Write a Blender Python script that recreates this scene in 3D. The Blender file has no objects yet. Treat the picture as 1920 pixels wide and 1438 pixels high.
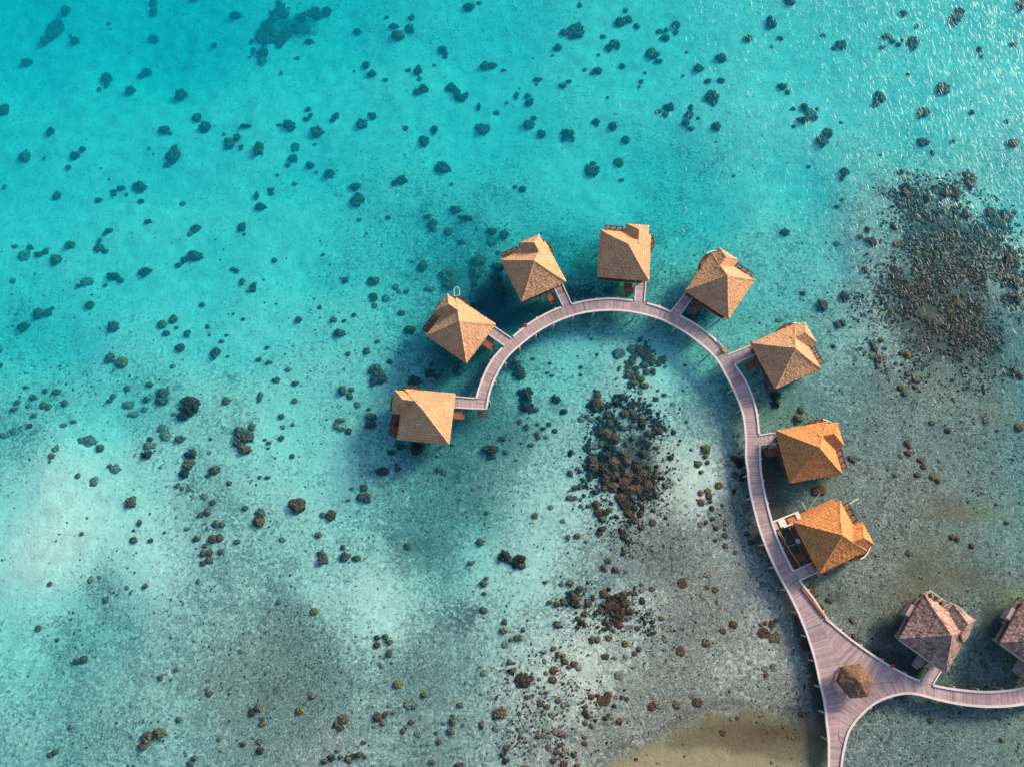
import bpy, math, random
import numpy as np
from mathutils import Vector, noise

R = math.radians
C = bpy.context.scene.collection
random.seed(7)
rng = np.random.default_rng(11)

# ------------------------------------------------------------------ camera, sky, sun, exposure
F_PX, TILT, CAM_H = 1331.0, R(15.0), 125.0
SUN_EL, SUN_AZ = R(24), R(38)          # azimuth counted from +x towards +y
cam_data = bpy.data.cameras.new("camera")
cam_data.sensor_width = 36.0
cam_data.lens = 36.0 * F_PX / 1920.0
cam_data.clip_start, cam_data.clip_end = 0.5, 6000
cam = bpy.data.objects.new("camera", cam_data)
cam.location = (0, 0, CAM_H)
cam.rotation_euler = (TILT, 0, 0)
C.objects.link(cam)
bpy.context.scene.camera = cam

world = bpy.data.worlds.new("World")
bpy.context.scene.world = world
world.use_nodes = True
wn = world.node_tree
sky = wn.nodes.new("ShaderNodeTexSky")
sky.sky_type = 'NISHITA'
sky.sun_disc = False
sky.sun_elevation = SUN_EL
sky.sun_rotation = math.pi / 2 - SUN_AZ
sky.dust_density = 2.0
bg = wn.nodes["Background"]
bg.inputs[1].default_value = 0.15
wn.links.new(sky.outputs[0], bg.inputs[0])

sun_data = bpy.data.lights.new("sun", 'SUN')
sun_data.energy = 5.0
sun_data.angle = R(15.0)
sun_data.color = (1.0, 0.83, 0.60)
sun = bpy.data.objects.new("sun", sun_data)
sun_dir = Vector((math.cos(SUN_EL) * math.cos(SUN_AZ), math.cos(SUN_EL) * math.sin(SUN_AZ), math.sin(SUN_EL)))
sun.rotation_euler = sun_dir.to_track_quat('Z', 'Y').to_euler()
sun.location = (80, 80, 160)
C.objects.link(sun)

vs = bpy.context.scene.view_settings
vs.view_transform, vs.look, vs.exposure, vs.gamma = 'Standard', 'None', 0.78, 1.0
vs.use_curve_mapping = False
cy = bpy.context.scene.cycles
cy.use_denoising = True
cy.max_bounces, cy.diffuse_bounces, cy.glossy_bounces, cy.volume_bounces = 6, 2, 2, 0
cy.transparent_max_bounces = 12
cy.caustics_reflective = cy.caustics_refractive = False

# ------------------------------------------------------------------ helpers
def wpt(X, Y, z=0.0):
    """A photo pixel seen on the horizontal plane at height z."""
    xc, yc = (X - 960.0) / F_PX, (719.0 - Y) / F_PX
    dy = yc * math.cos(TILT) + math.sin(TILT)
    dz = yc * math.sin(TILT) - math.cos(TILT)
    t = (z - CAM_H) / dz
    return Vector((xc * t, dy * t, z))

def ppx(x, y, z=0.0):
    v = Vector((x, y, z - CAM_H))
    c, s = math.cos(TILT), math.sin(TILT)
    yc = v.y * c + v.z * s
    zc = -v.y * s + v.z * c
    return 960 + F_PX * v.x / -zc, 719 - F_PX * yc / -zc

def tag(o, label=None, cat=None, group=None, kind=None):
    if label: o["label"] = label
    if cat: o["category"] = cat
    if group: o["group"] = group
    if kind: o["kind"] = kind
    return o

def empty(name, loc, rz=0.0):
    o = bpy.data.objects.new(name, None)
    o.empty_display_size = 0.5
    o.location = loc
    o.rotation_euler = (0, 0, rz)
    C.objects.link(o)
    return o

class MB:
    def __init__(s):
        s.v, s.f, s.c = [], [], []
    def add(s, vs_, fs_, col=None):
        n = len(s.v)
        s.v.extend([tuple(p) for p in vs_])
        for f in fs_:
            s.f.append(tuple(i + n for i in f))
            s.c.append(col)
        return s
    def prism(s, pts, z0, z1, col=None):
        n = len(pts)
        a = sum(pts[i][0] * pts[(i + 1) % n][1] - pts[(i + 1) % n][0] * pts[i][1] for i in range(n))
        if a < 0: pts = pts[::-1]
        vs_ = [(p[0], p[1], z0) for p in pts] + [(p[0], p[1], z1) for p in pts]
        fs_ = [tuple(range(n - 1, -1, -1)), tuple(range(n, 2 * n))]
        fs_ += [(i, (i + 1) % n, n + (i + 1) % n, n + i) for i in range(n)]
        return s.add(vs_, fs_, col)
    def box(s, x0, x1, y0, y1, z0, z1, col=None):
        return s.prism([(x0, y0), (x1, y0), (x1, y1), (x0, y1)], z0, z1, col)
    def beam(s, a, b, w, h, col=None):
        a, b = Vector(a), Vector(b)
        d = (b - a).normalized()
        up = Vector((0, 0, 1)) if abs(d.z) < 0.95 else Vector((1, 0, 0))
        r = d.cross(up).normalized() * (w / 2)
        u = r.cross(d).normalized() * (h / 2)
        vs_ = [a - r - u, a + r - u, a + r + u, a - r + u, b - r - u, b + r - u, b + r + u, b - r + u]
        return s.add(vs_, [(0, 1, 2, 3), (7, 6, 5, 4), (0, 4, 5, 1), (1, 5, 6, 2), (2, 6, 7, 3), (3, 7, 4, 0)], col)
    def tube(s, a, b, r, n=8, r2=None, col=None):
        a, b = Vector(a), Vector(b)
        r2 = r if r2 is None else r2
        d = (b - a).normalized()
        up = Vector((0, 0, 1)) if abs(d.z) < 0.95 else Vector((1, 0, 0))
        x = d.cross(up).normalized(); y = x.cross(d).normalized()
        vs_ = [a + (x * math.cos(k * 2 * math.pi / n) + y * math.sin(k * 2 * math.pi / n)) * r for k in range(n)]
        vs_ += [b + (x * math.cos(k * 2 * math.pi / n) + y * math.sin(k * 2 * math.pi / n)) * r2 for k in range(n)]
        fs_ = [(i, n + i, n + (i + 1) % n, (i + 1) % n) for i in range(n)] + [tuple(range(n)), tuple(range(2 * n - 1, n - 1, -1))]
        return s.add(vs_, fs_, col)
    def mesh(s, name, mat, smooth=False):
        me = bpy.data.meshes.new(name)
        me.from_pydata(s.v, [], s.f)
        if mat: me.materials.append(mat)
        if any(c is not None for c in s.c):
            at = me.color_attributes.new("tone", 'FLOAT_COLOR', 'CORNER')
            buf = np.zeros((len(me.loops), 4), np.float32); k = 0
            for f, c in zip(s.f, s.c):
                c = (1, 1, 1) if c is None else c
                buf[k:k + len(f)] = (*c, 1); k += len(f)
            at.data.foreach_set("color", buf.ravel())
        if smooth: me.shade_smooth()
        me.update()
        return me
    def build(s, name, mat, parent=None, smooth=False):
        return obj(name, s.mesh(name, mat, smooth), parent)

def obj(name, me, parent=None):
    o = bpy.data.objects.new(name, me)
    C.objects.link(o)
    if parent: o.parent = parent
    return o

# ------------------------------------------------------------------ materials
def nt(name):
    m = bpy.data.materials.new(name)
    m.use_nodes = True
    t = m.node_tree
    return m, t, t.nodes["Principled BSDF"]

def N(t, kind, **kw):
    n = t.nodes.new(kind)
    for k, v in kw.items(): setattr(n, k, v)
    return n

def ramp(t, stops, interp='LINEAR'):
    n = t.nodes.new("ShaderNodeValToRGB")
    n.color_ramp.interpolation = interp
    e = n.color_ramp.elements
    while len(e) < len(stops): e.new(0.5)
    for el, (p, c) in zip(e, stops):
        el.position = p
        el.color = (*c, 1) if len(c) == 3 else c
    return n

def mixc(t, a, b, fac=None, f=0.5, blend='MIX'):
    n = N(t, "ShaderNodeMix", data_type='RGBA', blend_type=blend)
    n.clamp_factor = True
    if fac is not None: t.links.new(fac, n.inputs[0])
    else: n.inputs[0].default_value = f
    for s, i in ((a, 6), (b, 7)):
        if isinstance(s, tuple): n.inputs[i].default_value = (*s, 1)
        else: t.links.new(s, n.inputs[i])
    return n.outputs[2]

def noise_tex(t, scale, detail=5, rough=0.55, vec=None, dist=0.0):
    n = N(t, "ShaderNodeTexNoise")
    n.inputs["Scale"].default_value = scale
    n.inputs["Detail"].default_value = detail
    n.inputs["Roughness"].default_value = rough
    n.inputs["Distortion"].default_value = dist
    if vec is not None: t.links.new(vec, n.inputs["Vector"])
    return n

def math_n(t, op, a, b=None, c=None, clamp=False):
    n = N(t, "ShaderNodeMath", operation=op, use_clamp=clamp)
    for i, s in enumerate((a, b, c)):
        if s is None: continue
        if isinstance(s, (int, float)): n.inputs[i].default_value = s
        else: t.links.new(s, n.inputs[i])
    return n.outputs[0]

def bump(t, b, h, strength=0.5, dist=0.05):
    n = N(t, "ShaderNodeBump")
    n.inputs["Strength"].default_value = strength
    n.inputs["Distance"].default_value = dist
    t.links.new(h, n.inputs["Height"])
    t.links.new(n.outputs[0], b.inputs["Normal"])

def simple(name, col, rough=0.8, var=0.25, scale=3.0, bmp=0.0, stretch=None, tone=False):
    m, t, b = nt(name)
    tc = N(t, "ShaderNodeTexCoord")
    vec = tc.outputs["Object"]
    if stretch:
        mp = N(t, "ShaderNodeMapping"); mp.inputs["Scale"].default_value = stretch
        t.links.new(vec, mp.inputs[0]); vec = mp.outputs[0]
    n = noise_tex(t, scale, 6, 0.65, vec)
    lo = tuple(c * (1 - var) for c in col); hi = tuple(min(1, c * (1 + var)) for c in col)
    r = ramp(t, [(0.3, lo), (0.7, hi)])
    t.links.new(n.outputs[0], r.inputs[0])
    out = r.outputs[0]
    if tone:
        a = N(t, "ShaderNodeVertexColor", layer_name="tone")
        out = mixc(t, out, a.outputs[0], f=1.0, blend='MULTIPLY')
    t.links.new(out, b.inputs["Base Color"])
    b.inputs["Roughness"].default_value = rough
    b.inputs["Specular IOR Level"].default_value = 0.25
    if bmp: bump(t, b, n.outputs[0], bmp)
    return m

def thatch(name, cols, stain=0.0):
    m, t, b = nt(name)
    tc = N(t, "ShaderNodeTexCoord")
    geo = N(t, "ShaderNodeNewGeometry")
    oi = N(t, "ShaderNodeObjectInfo")
    n1 = noise_tex(t, 2.9, 8, 0.70, tc.outputs["Object"], 0.6)
    n2 = noise_tex(t, 0.55, 4, 0.6, tc.outputs["Object"])
    n3 = noise_tex(t, 11.0, 3, 0.6, tc.outputs["Object"])
    r = ramp(t, [(0.33, cols[0]), (0.5, cols[1]), (0.68, cols[2])])
    f = math_n(t, 'ADD', math_n(t, 'MULTIPLY', n1.outputs[0], 0.55), math_n(t, 'MULTIPLY', n3.outputs[0], 0.45))
    t.links.new(f, r.inputs[0])
    # tufted courses of leaf bundles running round the roof
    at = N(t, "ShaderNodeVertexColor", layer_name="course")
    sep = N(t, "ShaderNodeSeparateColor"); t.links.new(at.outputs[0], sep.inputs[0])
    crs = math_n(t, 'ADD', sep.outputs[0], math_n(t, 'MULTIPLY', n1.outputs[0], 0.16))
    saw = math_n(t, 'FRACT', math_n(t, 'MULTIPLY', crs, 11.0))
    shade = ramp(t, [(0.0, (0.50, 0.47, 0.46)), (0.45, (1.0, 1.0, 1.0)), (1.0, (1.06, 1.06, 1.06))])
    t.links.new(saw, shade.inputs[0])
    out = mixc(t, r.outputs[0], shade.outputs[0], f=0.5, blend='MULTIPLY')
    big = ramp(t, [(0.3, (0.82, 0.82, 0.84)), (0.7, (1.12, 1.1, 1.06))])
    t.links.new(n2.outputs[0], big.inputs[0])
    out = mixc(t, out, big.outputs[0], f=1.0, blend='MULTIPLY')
    if stain:
        n4 = noise_tex(t, 0.8, 9, 0.72, tc.outputs["Object"], 1.2)
        sr = ramp(t, [(0.46, (0, 0, 0)), (0.60, (1, 1, 1))])
        t.links.new(n4.outputs[0], sr.inputs[0])
        out = mixc(t, out, (0.055, 0.045, 0.042), math_n(t, 'MULTIPLY', sr.outputs[0], stain))
    t.links.new(out, b.inputs["Base Color"])
    b.inputs["Roughness"].default_value = 0.95
    b.inputs["Specular IOR Level"].default_value = 0.1
    h = math_n(t, 'ADD', n1.outputs[0], math_n(t, 'MULTIPLY', saw, 0.22))
    bump(t, b, h, 1.0, 0.22)
    return m

def coral_mat(name, lo, mid, hi, scale=3.2):
    m, t, b = nt(name)
    tc = N(t, "ShaderNodeTexCoord")
    oi = N(t, "ShaderNodeObjectInfo")
    add = N(t, "ShaderNodeVectorMath", operation='ADD')
    t.links.new(tc.outputs["Object"], add.inputs[0])
    t.links.new(oi.outputs["Location"], add.inputs[1])
    n = noise_tex(t, scale, 6, 0.75, add.outputs[0])
    r = ramp(t, [(0.34, lo), (0.5, mid), (0.66, hi)])
    t.links.new(n.outputs[0], r.inputs[0])
    rr = ramp(t, [(0, (0.75, 0.78, 0.8)), (1, (1.3, 1.22, 1.12))])
    t.links.new(oi.outputs["Random"], rr.inputs[0])
    out = mixc(t, r.outputs[0], rr.outputs[0], f=1.0, blend='MULTIPLY')
    vo = N(t, "ShaderNodeTexVoronoi"); vo.inputs["Scale"].default_value = 3.0
    vo.distance = 'EUCLIDEAN'
    wob = N(t, "ShaderNodeVectorMath", operation='MULTIPLY_ADD')
    nc = noise_tex(t, 2.0, 3, .6, add.outputs[0])
    t.links.new(nc.outputs["Color"], wob.inputs[0]); wob.inputs[1].default_value = (.5, .5, .5); t.links.new(add.outputs[0], wob.inputs[2])
    t.links.new(wob.outputs[0], vo.inputs["Vector"])
    vr = ramp(t, [(0.0, (1.25, 1.22, 1.18)), (0.45, (0.95, 0.95, 0.95)), (0.8, (0.30, 0.30, 0.32))])
    t.links.new(vo.outputs["Distance"], vr.inputs[0])
    out = mixc(t, out, vr.outputs[0], f=0.85, blend='MULTIPLY')
    t.links.new(out, b.inputs["Base Color"])
    b.inputs["Roughness"].default_value = 0.9
    b.inputs["Specular IOR Level"].default_value = 0.1
    bump(t, b, math_n(t, 'SUBTRACT', n.outputs[0], math_n(t, 'MULTIPLY', vo.outputs["Distance"], 1.2)), 1.0, 0.22)
    return m

M = {}
M['thatch'] = thatch("new_thatch", [(0.20, 0.098, 0.060), (0.52, 0.285, 0.165), (0.80, 0.51, 0.29)])
M['thatch_warm'] = thatch("orange_thatch", [(0.23, 0.080, 0.03), (0.54, 0.225, 0.088), (0.82, 0.42, 0.165)])
M['thatch_old'] = thatch("weathered_thatch", [(0.14, 0.072, 0.066), (0.42, 0.26, 0.235), (0.64, 0.46, 0.37)], 0.75)
M['kiosk'] = thatch("kiosk_thatch", [(0.06, 0.034, 0.024), (0.20, 0.115, 0.08), (0.38, 0.225, 0.145)], 0.45)
M['plank'] = simple("weathered_planks", (0.36, 0.265, 0.275), 0.75, 0.16, 1.2, 0.0, None, True)
M['kerb'] = simple("bleached_kerb", (0.50, 0.43, 0.44), 0.7, 0.12, 1.5)
M['pile'] = simple("tan_pile", (0.42, 0.33, 0.20), 0.8, 0.25, 2)
M['redwood'] = simple("red_brown_timber", (0.20, 0.075, 0.045), 0.6, 0.3, 2.2, 0.2, (1, 6, 1))
M['darkwood'] = simple("dark_timber", (0.060, 0.028, 0.020), 0.6, 0.3, 2.5)
M['wall'] = simple("dark_wall_boards", (0.085, 0.035, 0.022), 0.7, 0.3, 3, 0.2, (5, 5, 0.5))
M['orangewood'] = simple("fresh_orange_timber", (0.42, 0.15, 0.055), 0.6, 0.25, 2)
M['white'] = simple("white_paint", (0.60, 0.54, 0.49), 0.5, 0.12, 2)
M['cream'] = simple("cream_timber", (0.42, 0.32, 0.24), 0.6, 0.15, 2)
M['red'] = simple("red_buoy_shell", (0.45, 0.02, 0.015), 0.45, 0.1, 2)
M['steel'] = simple("pale_steel", (0.62, 0.60, 0.60), 0.35, 0.05, 2)
M['greywood'] = simple("pinkish_grey_boards", (0.30, 0.215, 0.20), 0.7, 0.25, 3, 0.1, (1, 5, 1))
M['black'] = simple("black_cushion", (0.02, 0.018, 0.018), 0.8, 0.2, 2)
M['D'] = coral_mat("black_coral", (0.008, 0.006, 0.006), (0.030, 0.022, 0.018), (0.12, 0.088, 0.068), 4.5)
M['d'] = coral_mat("dark_coral", (0.022, 0.019, 0.015), (0.075, 0.065, 0.05), (0.24, 0.20, 0.15), 5.0)
M['b'] = coral_mat("brown_coral", (0.018, 0.013, 0.010), (0.082, 0.060, 0.043), (0.30, 0.235, 0.175), 5.5)
M['t'] = coral_mat("russet_coral", (0.014, 0.008, 0.006), (0.070, 0.040, 0.029), (0.25, 0.165, 0.12), 6.0)
M['g'] = coral_mat("grey_coral", (0.03, 0.026, 0.026), (0.13, 0.115, 0.11), (0.40, 0.36, 0.35), 6.0)
M['o'] = coral_mat("olive_coral", (0.04, 0.032, 0.013), (0.105, 0.085, 0.036), (0.20, 0.165, 0.08), 4.5)
M['p'] = coral_mat("pale_coral_rock", (0.05, 0.05, 0.046), (0.15, 0.142, 0.128), (0.30, 0.28, 0.25), 4.5)
# ------------------------------------------------------------------ the lagoon floor: real depth, real cover and some painted shade
DEPTH = """0,0,5.6;300,50,5.6;600,30,4.7;900,50,4.2;1200,100,3.7;1500,100,3.3;1800,60,3;0,300,4.4;300,300,4.1;600,300,4.2;900,250,4.2;1200,350,4.2;1500,350,3.6;1700,250,3.2;1880,400,3;0,600,4.1;200,520,3.7;400,500,3.9;600,500,3.9;800,450,3.9;450,600,3.2;1050,450,4.2;1300,430,3.9;200,750,2.9;80,650,3.8;0,800,2.6;0,950,2.1;100,950,1.5;100,1030,1.15;300,900,1.9;400,800,2.0;300,1050,1.6;600,620,2.9;600,700,2.4;620,830,2.4;500,1000,1.8;700,950,2.2;850,780,2.8;780,620,3.3;900,600,3.4;0,1150,2.2;100,1250,2.2;200,1200,2.2;300,1300,1.6;100,1400,1.8;400,1150,1.5;500,1250,1.2;700,1100,1.4;800,1030,2.2;850,900,2.3;900,1000,2.2;950,1180,1.6;700,1250,1.4;600,1400,1.0;800,1400,1.2;900,1250,1.6;1000,1100,1.6;1000,1000,1.5;1050,850,1.7;1030,700,2.4;1100,630,2.8;1190,680,1.6;1190,730,1.4;1250,650,2.6;1330,700,2.5;1330,800,1.7;1280,900,.7;1380,900,.8;1200,1000,.7;1100,1200,.7;1100,1350,.5;1200,1400,.3;1000,1300,.9;1300,1100,.5;1400,1200,.5;1400,1400,.22;1500,1300,.5;1300,1300,.5;1380,590,2.9;1450,550,2.9;1550,600,2.1;1600,650,1.5;1600,750,1.2;1550,480,2.9;1650,450,1.9;1650,600,1.2;1750,400,1.5;1800,550,.9;1850,480,1.3;1700,520,1.1;1800,640,.8;1880,600,1.9;1900,700,2.0;1800,750,.8;1700,700,.8;1700,900,.7;1600,900,.8;1900,850,1.6;1850,950,1.0;1915,950,1.8;1700,1100,.6;1560,1150,.8;1850,1100,.8;1850,1250,1.1;1900,1350,1.2;1750,1350,1.1;1650,1400,1.0;1800,1430,1.0;1240,640,2.9;1420,870,.9;1480,760,1.4;1450,700,1.8;1560,730,1.5"""
COVER = """0,0,0;300,200,0;600,200,0;900,200,0;1200,100,0;1100,350,.03;1500,150,0;1800,150,0;0,400,0;300,500,0;500,450,.03;1400,400,.2;1500,330,.15;1550,480,.3;1600,600,.5;1650,430,.5;1750,550,.9;1850,400,.3;1700,750,.75;1800,750,.8;1600,800,.65;1600,950,.72;1750,1000,.78;1880,1000,.62;1850,1100,.9;1600,1130,.78;1750,1150,.9;1900,1150,1;1850,1350,.72;1700,1400,.78;1500,650,.45;1400,720,.4;1450,760,.7;1450,930,.95;1420,1010,.8;1300,900,.15;1250,880,.3;1200,700,.2;1100,700,.25;1000,720,.35;1050,620,.35;900,560,.75;880,690,.95;950,600,.85;800,550,.5;700,560,.3;600,620,.3;500,600,.1;750,690,.3;850,850,.85;930,800,.8;1000,900,.38;1040,950,.25;900,950,.75;800,1000,.72;700,1000,.35;720,900,.4;600,900,.12;500,820,.15;420,800,.4;400,950,.5;280,800,.42;100,760,.35;30,820,.5;200,850,.03;150,950,0;60,960,0;60,1060,0;250,980,.03;100,1030,0;300,1050,.08;400,1100,.5;200,1150,.5;150,1230,.5;50,1180,.25;300,1200,.45;450,1250,.6;400,1350,.5;550,1200,.75;560,1290,.82;650,1350,.5;700,1120,.05;620,1080,.3;850,1170,.65;800,1250,.65;950,1120,.3;900,1050,.12;1000,1080,.15;1000,1180,.35;1100,1100,.5;1230,1030,.82;1250,1070,.85;1330,1040,.5;1200,1130,.3;1300,1170,.8;1400,1150,.5;1350,1250,.5;1300,1250,.65;1100,1280,.3;1000,1400,.5;1150,1370,.65;1300,1330,.75;1450,1250,.5;1480,1330,.9;850,1410,.6;200,1400,.5;300,1300,.4;1420,640,.3;1330,560,.3;1230,560,.5;1100,540,.45;1100,590,.65;1520,1130,.7;1640,1210,.9;1720,1200,.95;1690,1270,1;1530,880,.8"""
# soft-edged patches: x, y, rx, ry, strength   (olive algae / brown algae)
OLIVE = """1440,770,60,35,.8;1530,895,60,30,.6;1915,1130,50,35,1;1900,1230,40,40,.7;1720,1080,60,50,.35;1395,600,30,25,.5;1420,660,40,40,.45;1760,740,45,40,.4;1860,780,35,30,.4;1850,960,60,30,.35;1190,540,40,20,.7;900,980,90,60,.3;850,1080,120,60,.2;300,1300,200,90,.25;1790,1300,80,50,.3;1380,790,30,40,.4;1900,1380,40,60,.4;1590,1130,80,50,.3"""
BROWN = """1790,960,70,28,.75;1740,1030,90,45,.45;1770,1080,70,40,.55;1600,560,40,40,.15;1700,1120,60,35,.6;1640,1090,50,50,.3;1430,1370,60,22,1.0;1370,1360,90,22,.6;1390,1385,90,22,.55;1480,1372,50,22,.8;1770,600,60,60,.7;1760,460,80,60,.35;1840,660,60,40,.35;1220,870,60,90,.35;1500,1130,40,40,.5;1445,960,30,80,.5"""

WEED_SHADE = """850,510,30,30,.5;890,500,20,25,.7;925,560,40,40,.85;960,600,45,25,.9;905,650,30,40,.7;1090,545,50,20,.7;1010,575,60,20,.8;1160,545,50,18,.8;1300,590,35,18,.6;1440,730,14,30,.6;1440,880,28,60,.9;1455,960,25,45,.7;1405,890,20,40,.4;1500,1170,20,60,.9;1525,1290,15,80,.9;1543,1400,8,60,.6;1420,1000,18,50,.6;1640,1240,80,35,.85;1700,1262,40,20,.9;1720,1070,40,40,.6;1660,1180,45,35,.7;1860,1170,28,50,.9;1560,1120,30,20,.6;780,850,40,20,.5;740,650,40,30,.3;750,800,30,50,.5;1000,700,30,30,.35;300,740,30,25,.45;100,745,45,25,.4;20,810,30,15,.5;450,820,30,28,.5;360,900,20,60,.4;400,1000,40,60,.25;1180,700,40,40,.3;1190,870,55,100,.8;1150,1150,70,45,.55;1760,440,85,75,.85;1760,600,100,90,1.0;1840,640,50,60,.8;1680,560,50,90,.45;1350,870,35,30,.4;540,30,50,30,.8;850,880,60,40,.45;880,780,40,40,.5;930,720,30,40,.4;800,1020,90,30,.35;1240,1050,60,30,.4;1820,1080,60,50,.4;1610,660,40,60,.35;860,1160,60,50,.45;560,1290,60,40,.2;1020,1380,60,50,.35;1130,1350,60,30,.35;1850,420,50,40,.5"""  # dark weed, and painted shadow left of the walkway and beside huts
def pts(s): return [tuple(float(q) for q in p.split(',')) for p in s.replace('\n', '').split(';') if p.strip()]

def idw(ctrl, x, y, z=-1.5, power=3.2, soft=2.0):
    num = np.zeros_like(x); den = np.zeros_like(x)
    for X, Y, val in ctrl:
        w = wpt(X, Y, z)
        d2 = (x - w.x) ** 2 + (y - w.y) ** 2 + soft ** 2
        k = d2 ** (-power / 2)
        num += k * val; den += k
    return num / den

def blobs(lst, x, y):
    out = np.zeros_like(x)
    for X, Y, rx, ry, s in lst:
        w = wpt(X, Y, -1.0); sc = 0.5 * ((wpt(X + 10, Y, -1) - w).length / 10 + (wpt(X, Y + 10, -1) - w).length / 10)
        out = np.maximum(out, s * np.exp(-(((x - w.x) / (rx * sc)) ** 2 + ((y - w.y) / (ry * sc)) ** 2)))
    return out

_dc, _cc = pts(DEPTH), pts(COVER)
def vnoise(x, y, scale, seed=0):
    """Smooth value noise on arrays."""
    g = np.random.default_rng(seed).random((257, 257)); g[256] = g[0]; g[:, 256] = g[:, 0]
    u, v = (x * scale) % 256, (y * scale) % 256
    i, j = u.astype(int), v.astype(int)
    fu, fv = u - i, v - j
    fu, fv = fu * fu * (3 - 2 * fu), fv * fv * (3 - 2 * fv)
    return (g[i, j] * (1 - fu) * (1 - fv) + g[i + 1, j] * fu * (1 - fv) + g[i, j + 1] * (1 - fu) * fv + g[i + 1, j + 1] * fu * fv)

def depth_at(x, y):
    x, y = np.asarray(x, float), np.asarray(y, float)
    wx = x + 5 * (vnoise(x, y, .07, 5) - .5); wy = y + 5 * (vnoise(x, y, .07, 6) - .5)
    d = idw(_dc, wx, wy, -1.5, 3.4, 7.0)
    d = 5.2 * (np.clip(d, .05, None) / 5.2) ** 1.6
    d = d * (1 + .10 * (vnoise(x, y, .12, 1) - .5) + .06 * (vnoise(x, y, .45, 2) - .5))
    # the submerged sand spit beside the boardwalk foot
    return np.maximum(d, .12)

def axis(lo, hi, step, far):
    a = list(np.arange(lo, hi + step / 2, step)); s = step
    while a[-1] < far: s *= 1.35; a.append(a[-1] + s)
    s = step; b = []
    p = lo
    while p > -far: s *= 1.35; p -= s; b.append(p)
    return np.array(b[::-1] + a)

TAN = [(1135, 1445), (1150, 1425), (1180, 1408), (1230, 1398), (1290, 1408), (1345, 1405), (1400, 1418), (1470, 1425), (1540, 1432), (1548, 1500), (1548, 1700), (1100, 1700)]
SPIT = [(1100, 1470), (1150, 1425), (1200, 1400), (1255, 1378), (1295, 1352), (1340, 1336), (1400, 1333), (1455, 1345), (1500, 1352), (1552, 1362), (1556, 1500), (1556, 1700), (1100, 1700)]
def sdf_poly(poly, x, y):
    P = [wpt(X, Y, -.3) for X, Y in poly]
    d = np.full_like(x, 1e9); ins = np.zeros(x.shape, bool)
    for a, b in zip(P, P[1:] + P[:1]):
        ex, ey = b.x - a.x, b.y - a.y
        t = np.clip(((x - a.x) * ex + (y - a.y) * ey) / (ex * ex + ey * ey + 1e-9), 0, 1)
        d = np.minimum(d, np.hypot(x - a.x - t * ex, y - a.y - t * ey))
        c = ((a.y > y) != (b.y > y)) & (x < ex * (y - a.y) / (ey + 1e-12) + a.x)
        ins ^= c
    return np.where(ins, -d, d)

xs, ys = axis(-150, 150, .55, 1800), axis(-70, 190, .55, 1800)
GX, GY = np.meshgrid(xs, ys)
gx, gy = GX.ravel(), GY.ravel()
gz = -depth_at(gx, gy) + .05 * (vnoise(gx, gy, 1.1, 3) - .5)
sp = sdf_poly(SPIT, gx, gy)
gz += .0 * sp
me = bpy.data.meshes.new("seabed")
nx, ny = len(xs), len(ys)
idx = np.arange(nx * ny).reshape(ny, nx)
quads = np.stack([idx[:-1, :-1], idx[:-1, 1:], idx[1:, 1:], idx[1:, :-1]], -1).reshape(-1, 4)
me.vertices.add(nx * ny); me.vertices.foreach_set("co", np.stack([gx, gy, gz], -1).astype(np.float32).ravel())
me.loops.add(quads.size); me.loops.foreach_set("vertex_index", quads.astype(np.int32).ravel())
me.polygons.add(len(quads)); me.polygons.foreach_set("loop_start", np.arange(0, quads.size, 4, dtype=np.int32))
me.polygons.foreach_set("loop_total", np.full(len(quads), 4, np.int32))
me.update(calc_edges=True)
me.shade_smooth()
cov = np.clip(idw(_cc, gx + 5 * (vnoise(gx, gy, .1, 8) - .5), gy + 5 * (vnoise(gx, gy, .1, 9) - .5), -1.0, 3.2, 4.0), 0, 1)
tan = 1 / (1 + np.exp(sdf_poly(TAN, gx, gy + 1.2 * (vnoise(gx, gy, .5, 4) - .5)) / .28))
spit = 1 / (1 + np.exp((sp + 1.8 * (vnoise(gx, gy, .5, 12) - .5)) / .22))
at = me.color_attributes.new("cover", 'FLOAT_COLOR', 'POINT')
at.data.foreach_set("color", np.stack([cov, np.maximum(blobs(pts(OLIVE), gx, gy), .45 * np.exp(-((sp + .7 + 1.2 * (vnoise(gx, gy, .5, 22) - .5)) / .8) ** 2)), blobs(pts(BROWN), gx, gy), np.ones_like(cov)], -1).astype(np.float32).ravel())
at = me.color_attributes.new("sandbank", 'FLOAT_COLOR', 'POINT')
at.data.foreach_set("color", np.stack([tan, spit, np.maximum(blobs(pts(WEED_SHADE), gx, gy), .40 * np.exp(-((sp - 1.3) / 1.2) ** 2)), np.ones_like(cov)], -1).astype(np.float32).ravel())

m, t, b = nt("lagoon_floor")
geo = N(t, "ShaderNodeNewGeometry")
a = N(t, "ShaderNodeVertexColor", layer_name="cover"); sep = N(t, "ShaderNodeSeparateColor"); t.links.new(a.outputs[0], sep.inputs[0])
a2 = N(t, "ShaderNodeVertexColor", layer_name="sandbank"); sep2 = N(t, "ShaderNodeSeparateColor"); t.links.new(a2.outputs[0], sep2.inputs[0])
pos = geo.outputs["Position"]
fine = noise_tex(t, 1.9, 6, .72, pos, .3)          # half-metre rubble
med = noise_tex(t, .42, 5, .65, pos, .5)
big = noise_tex(t, .09, 4, .6, pos, .8)
grain = noise_tex(t, 5.0, 2, .6, pos)
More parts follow.
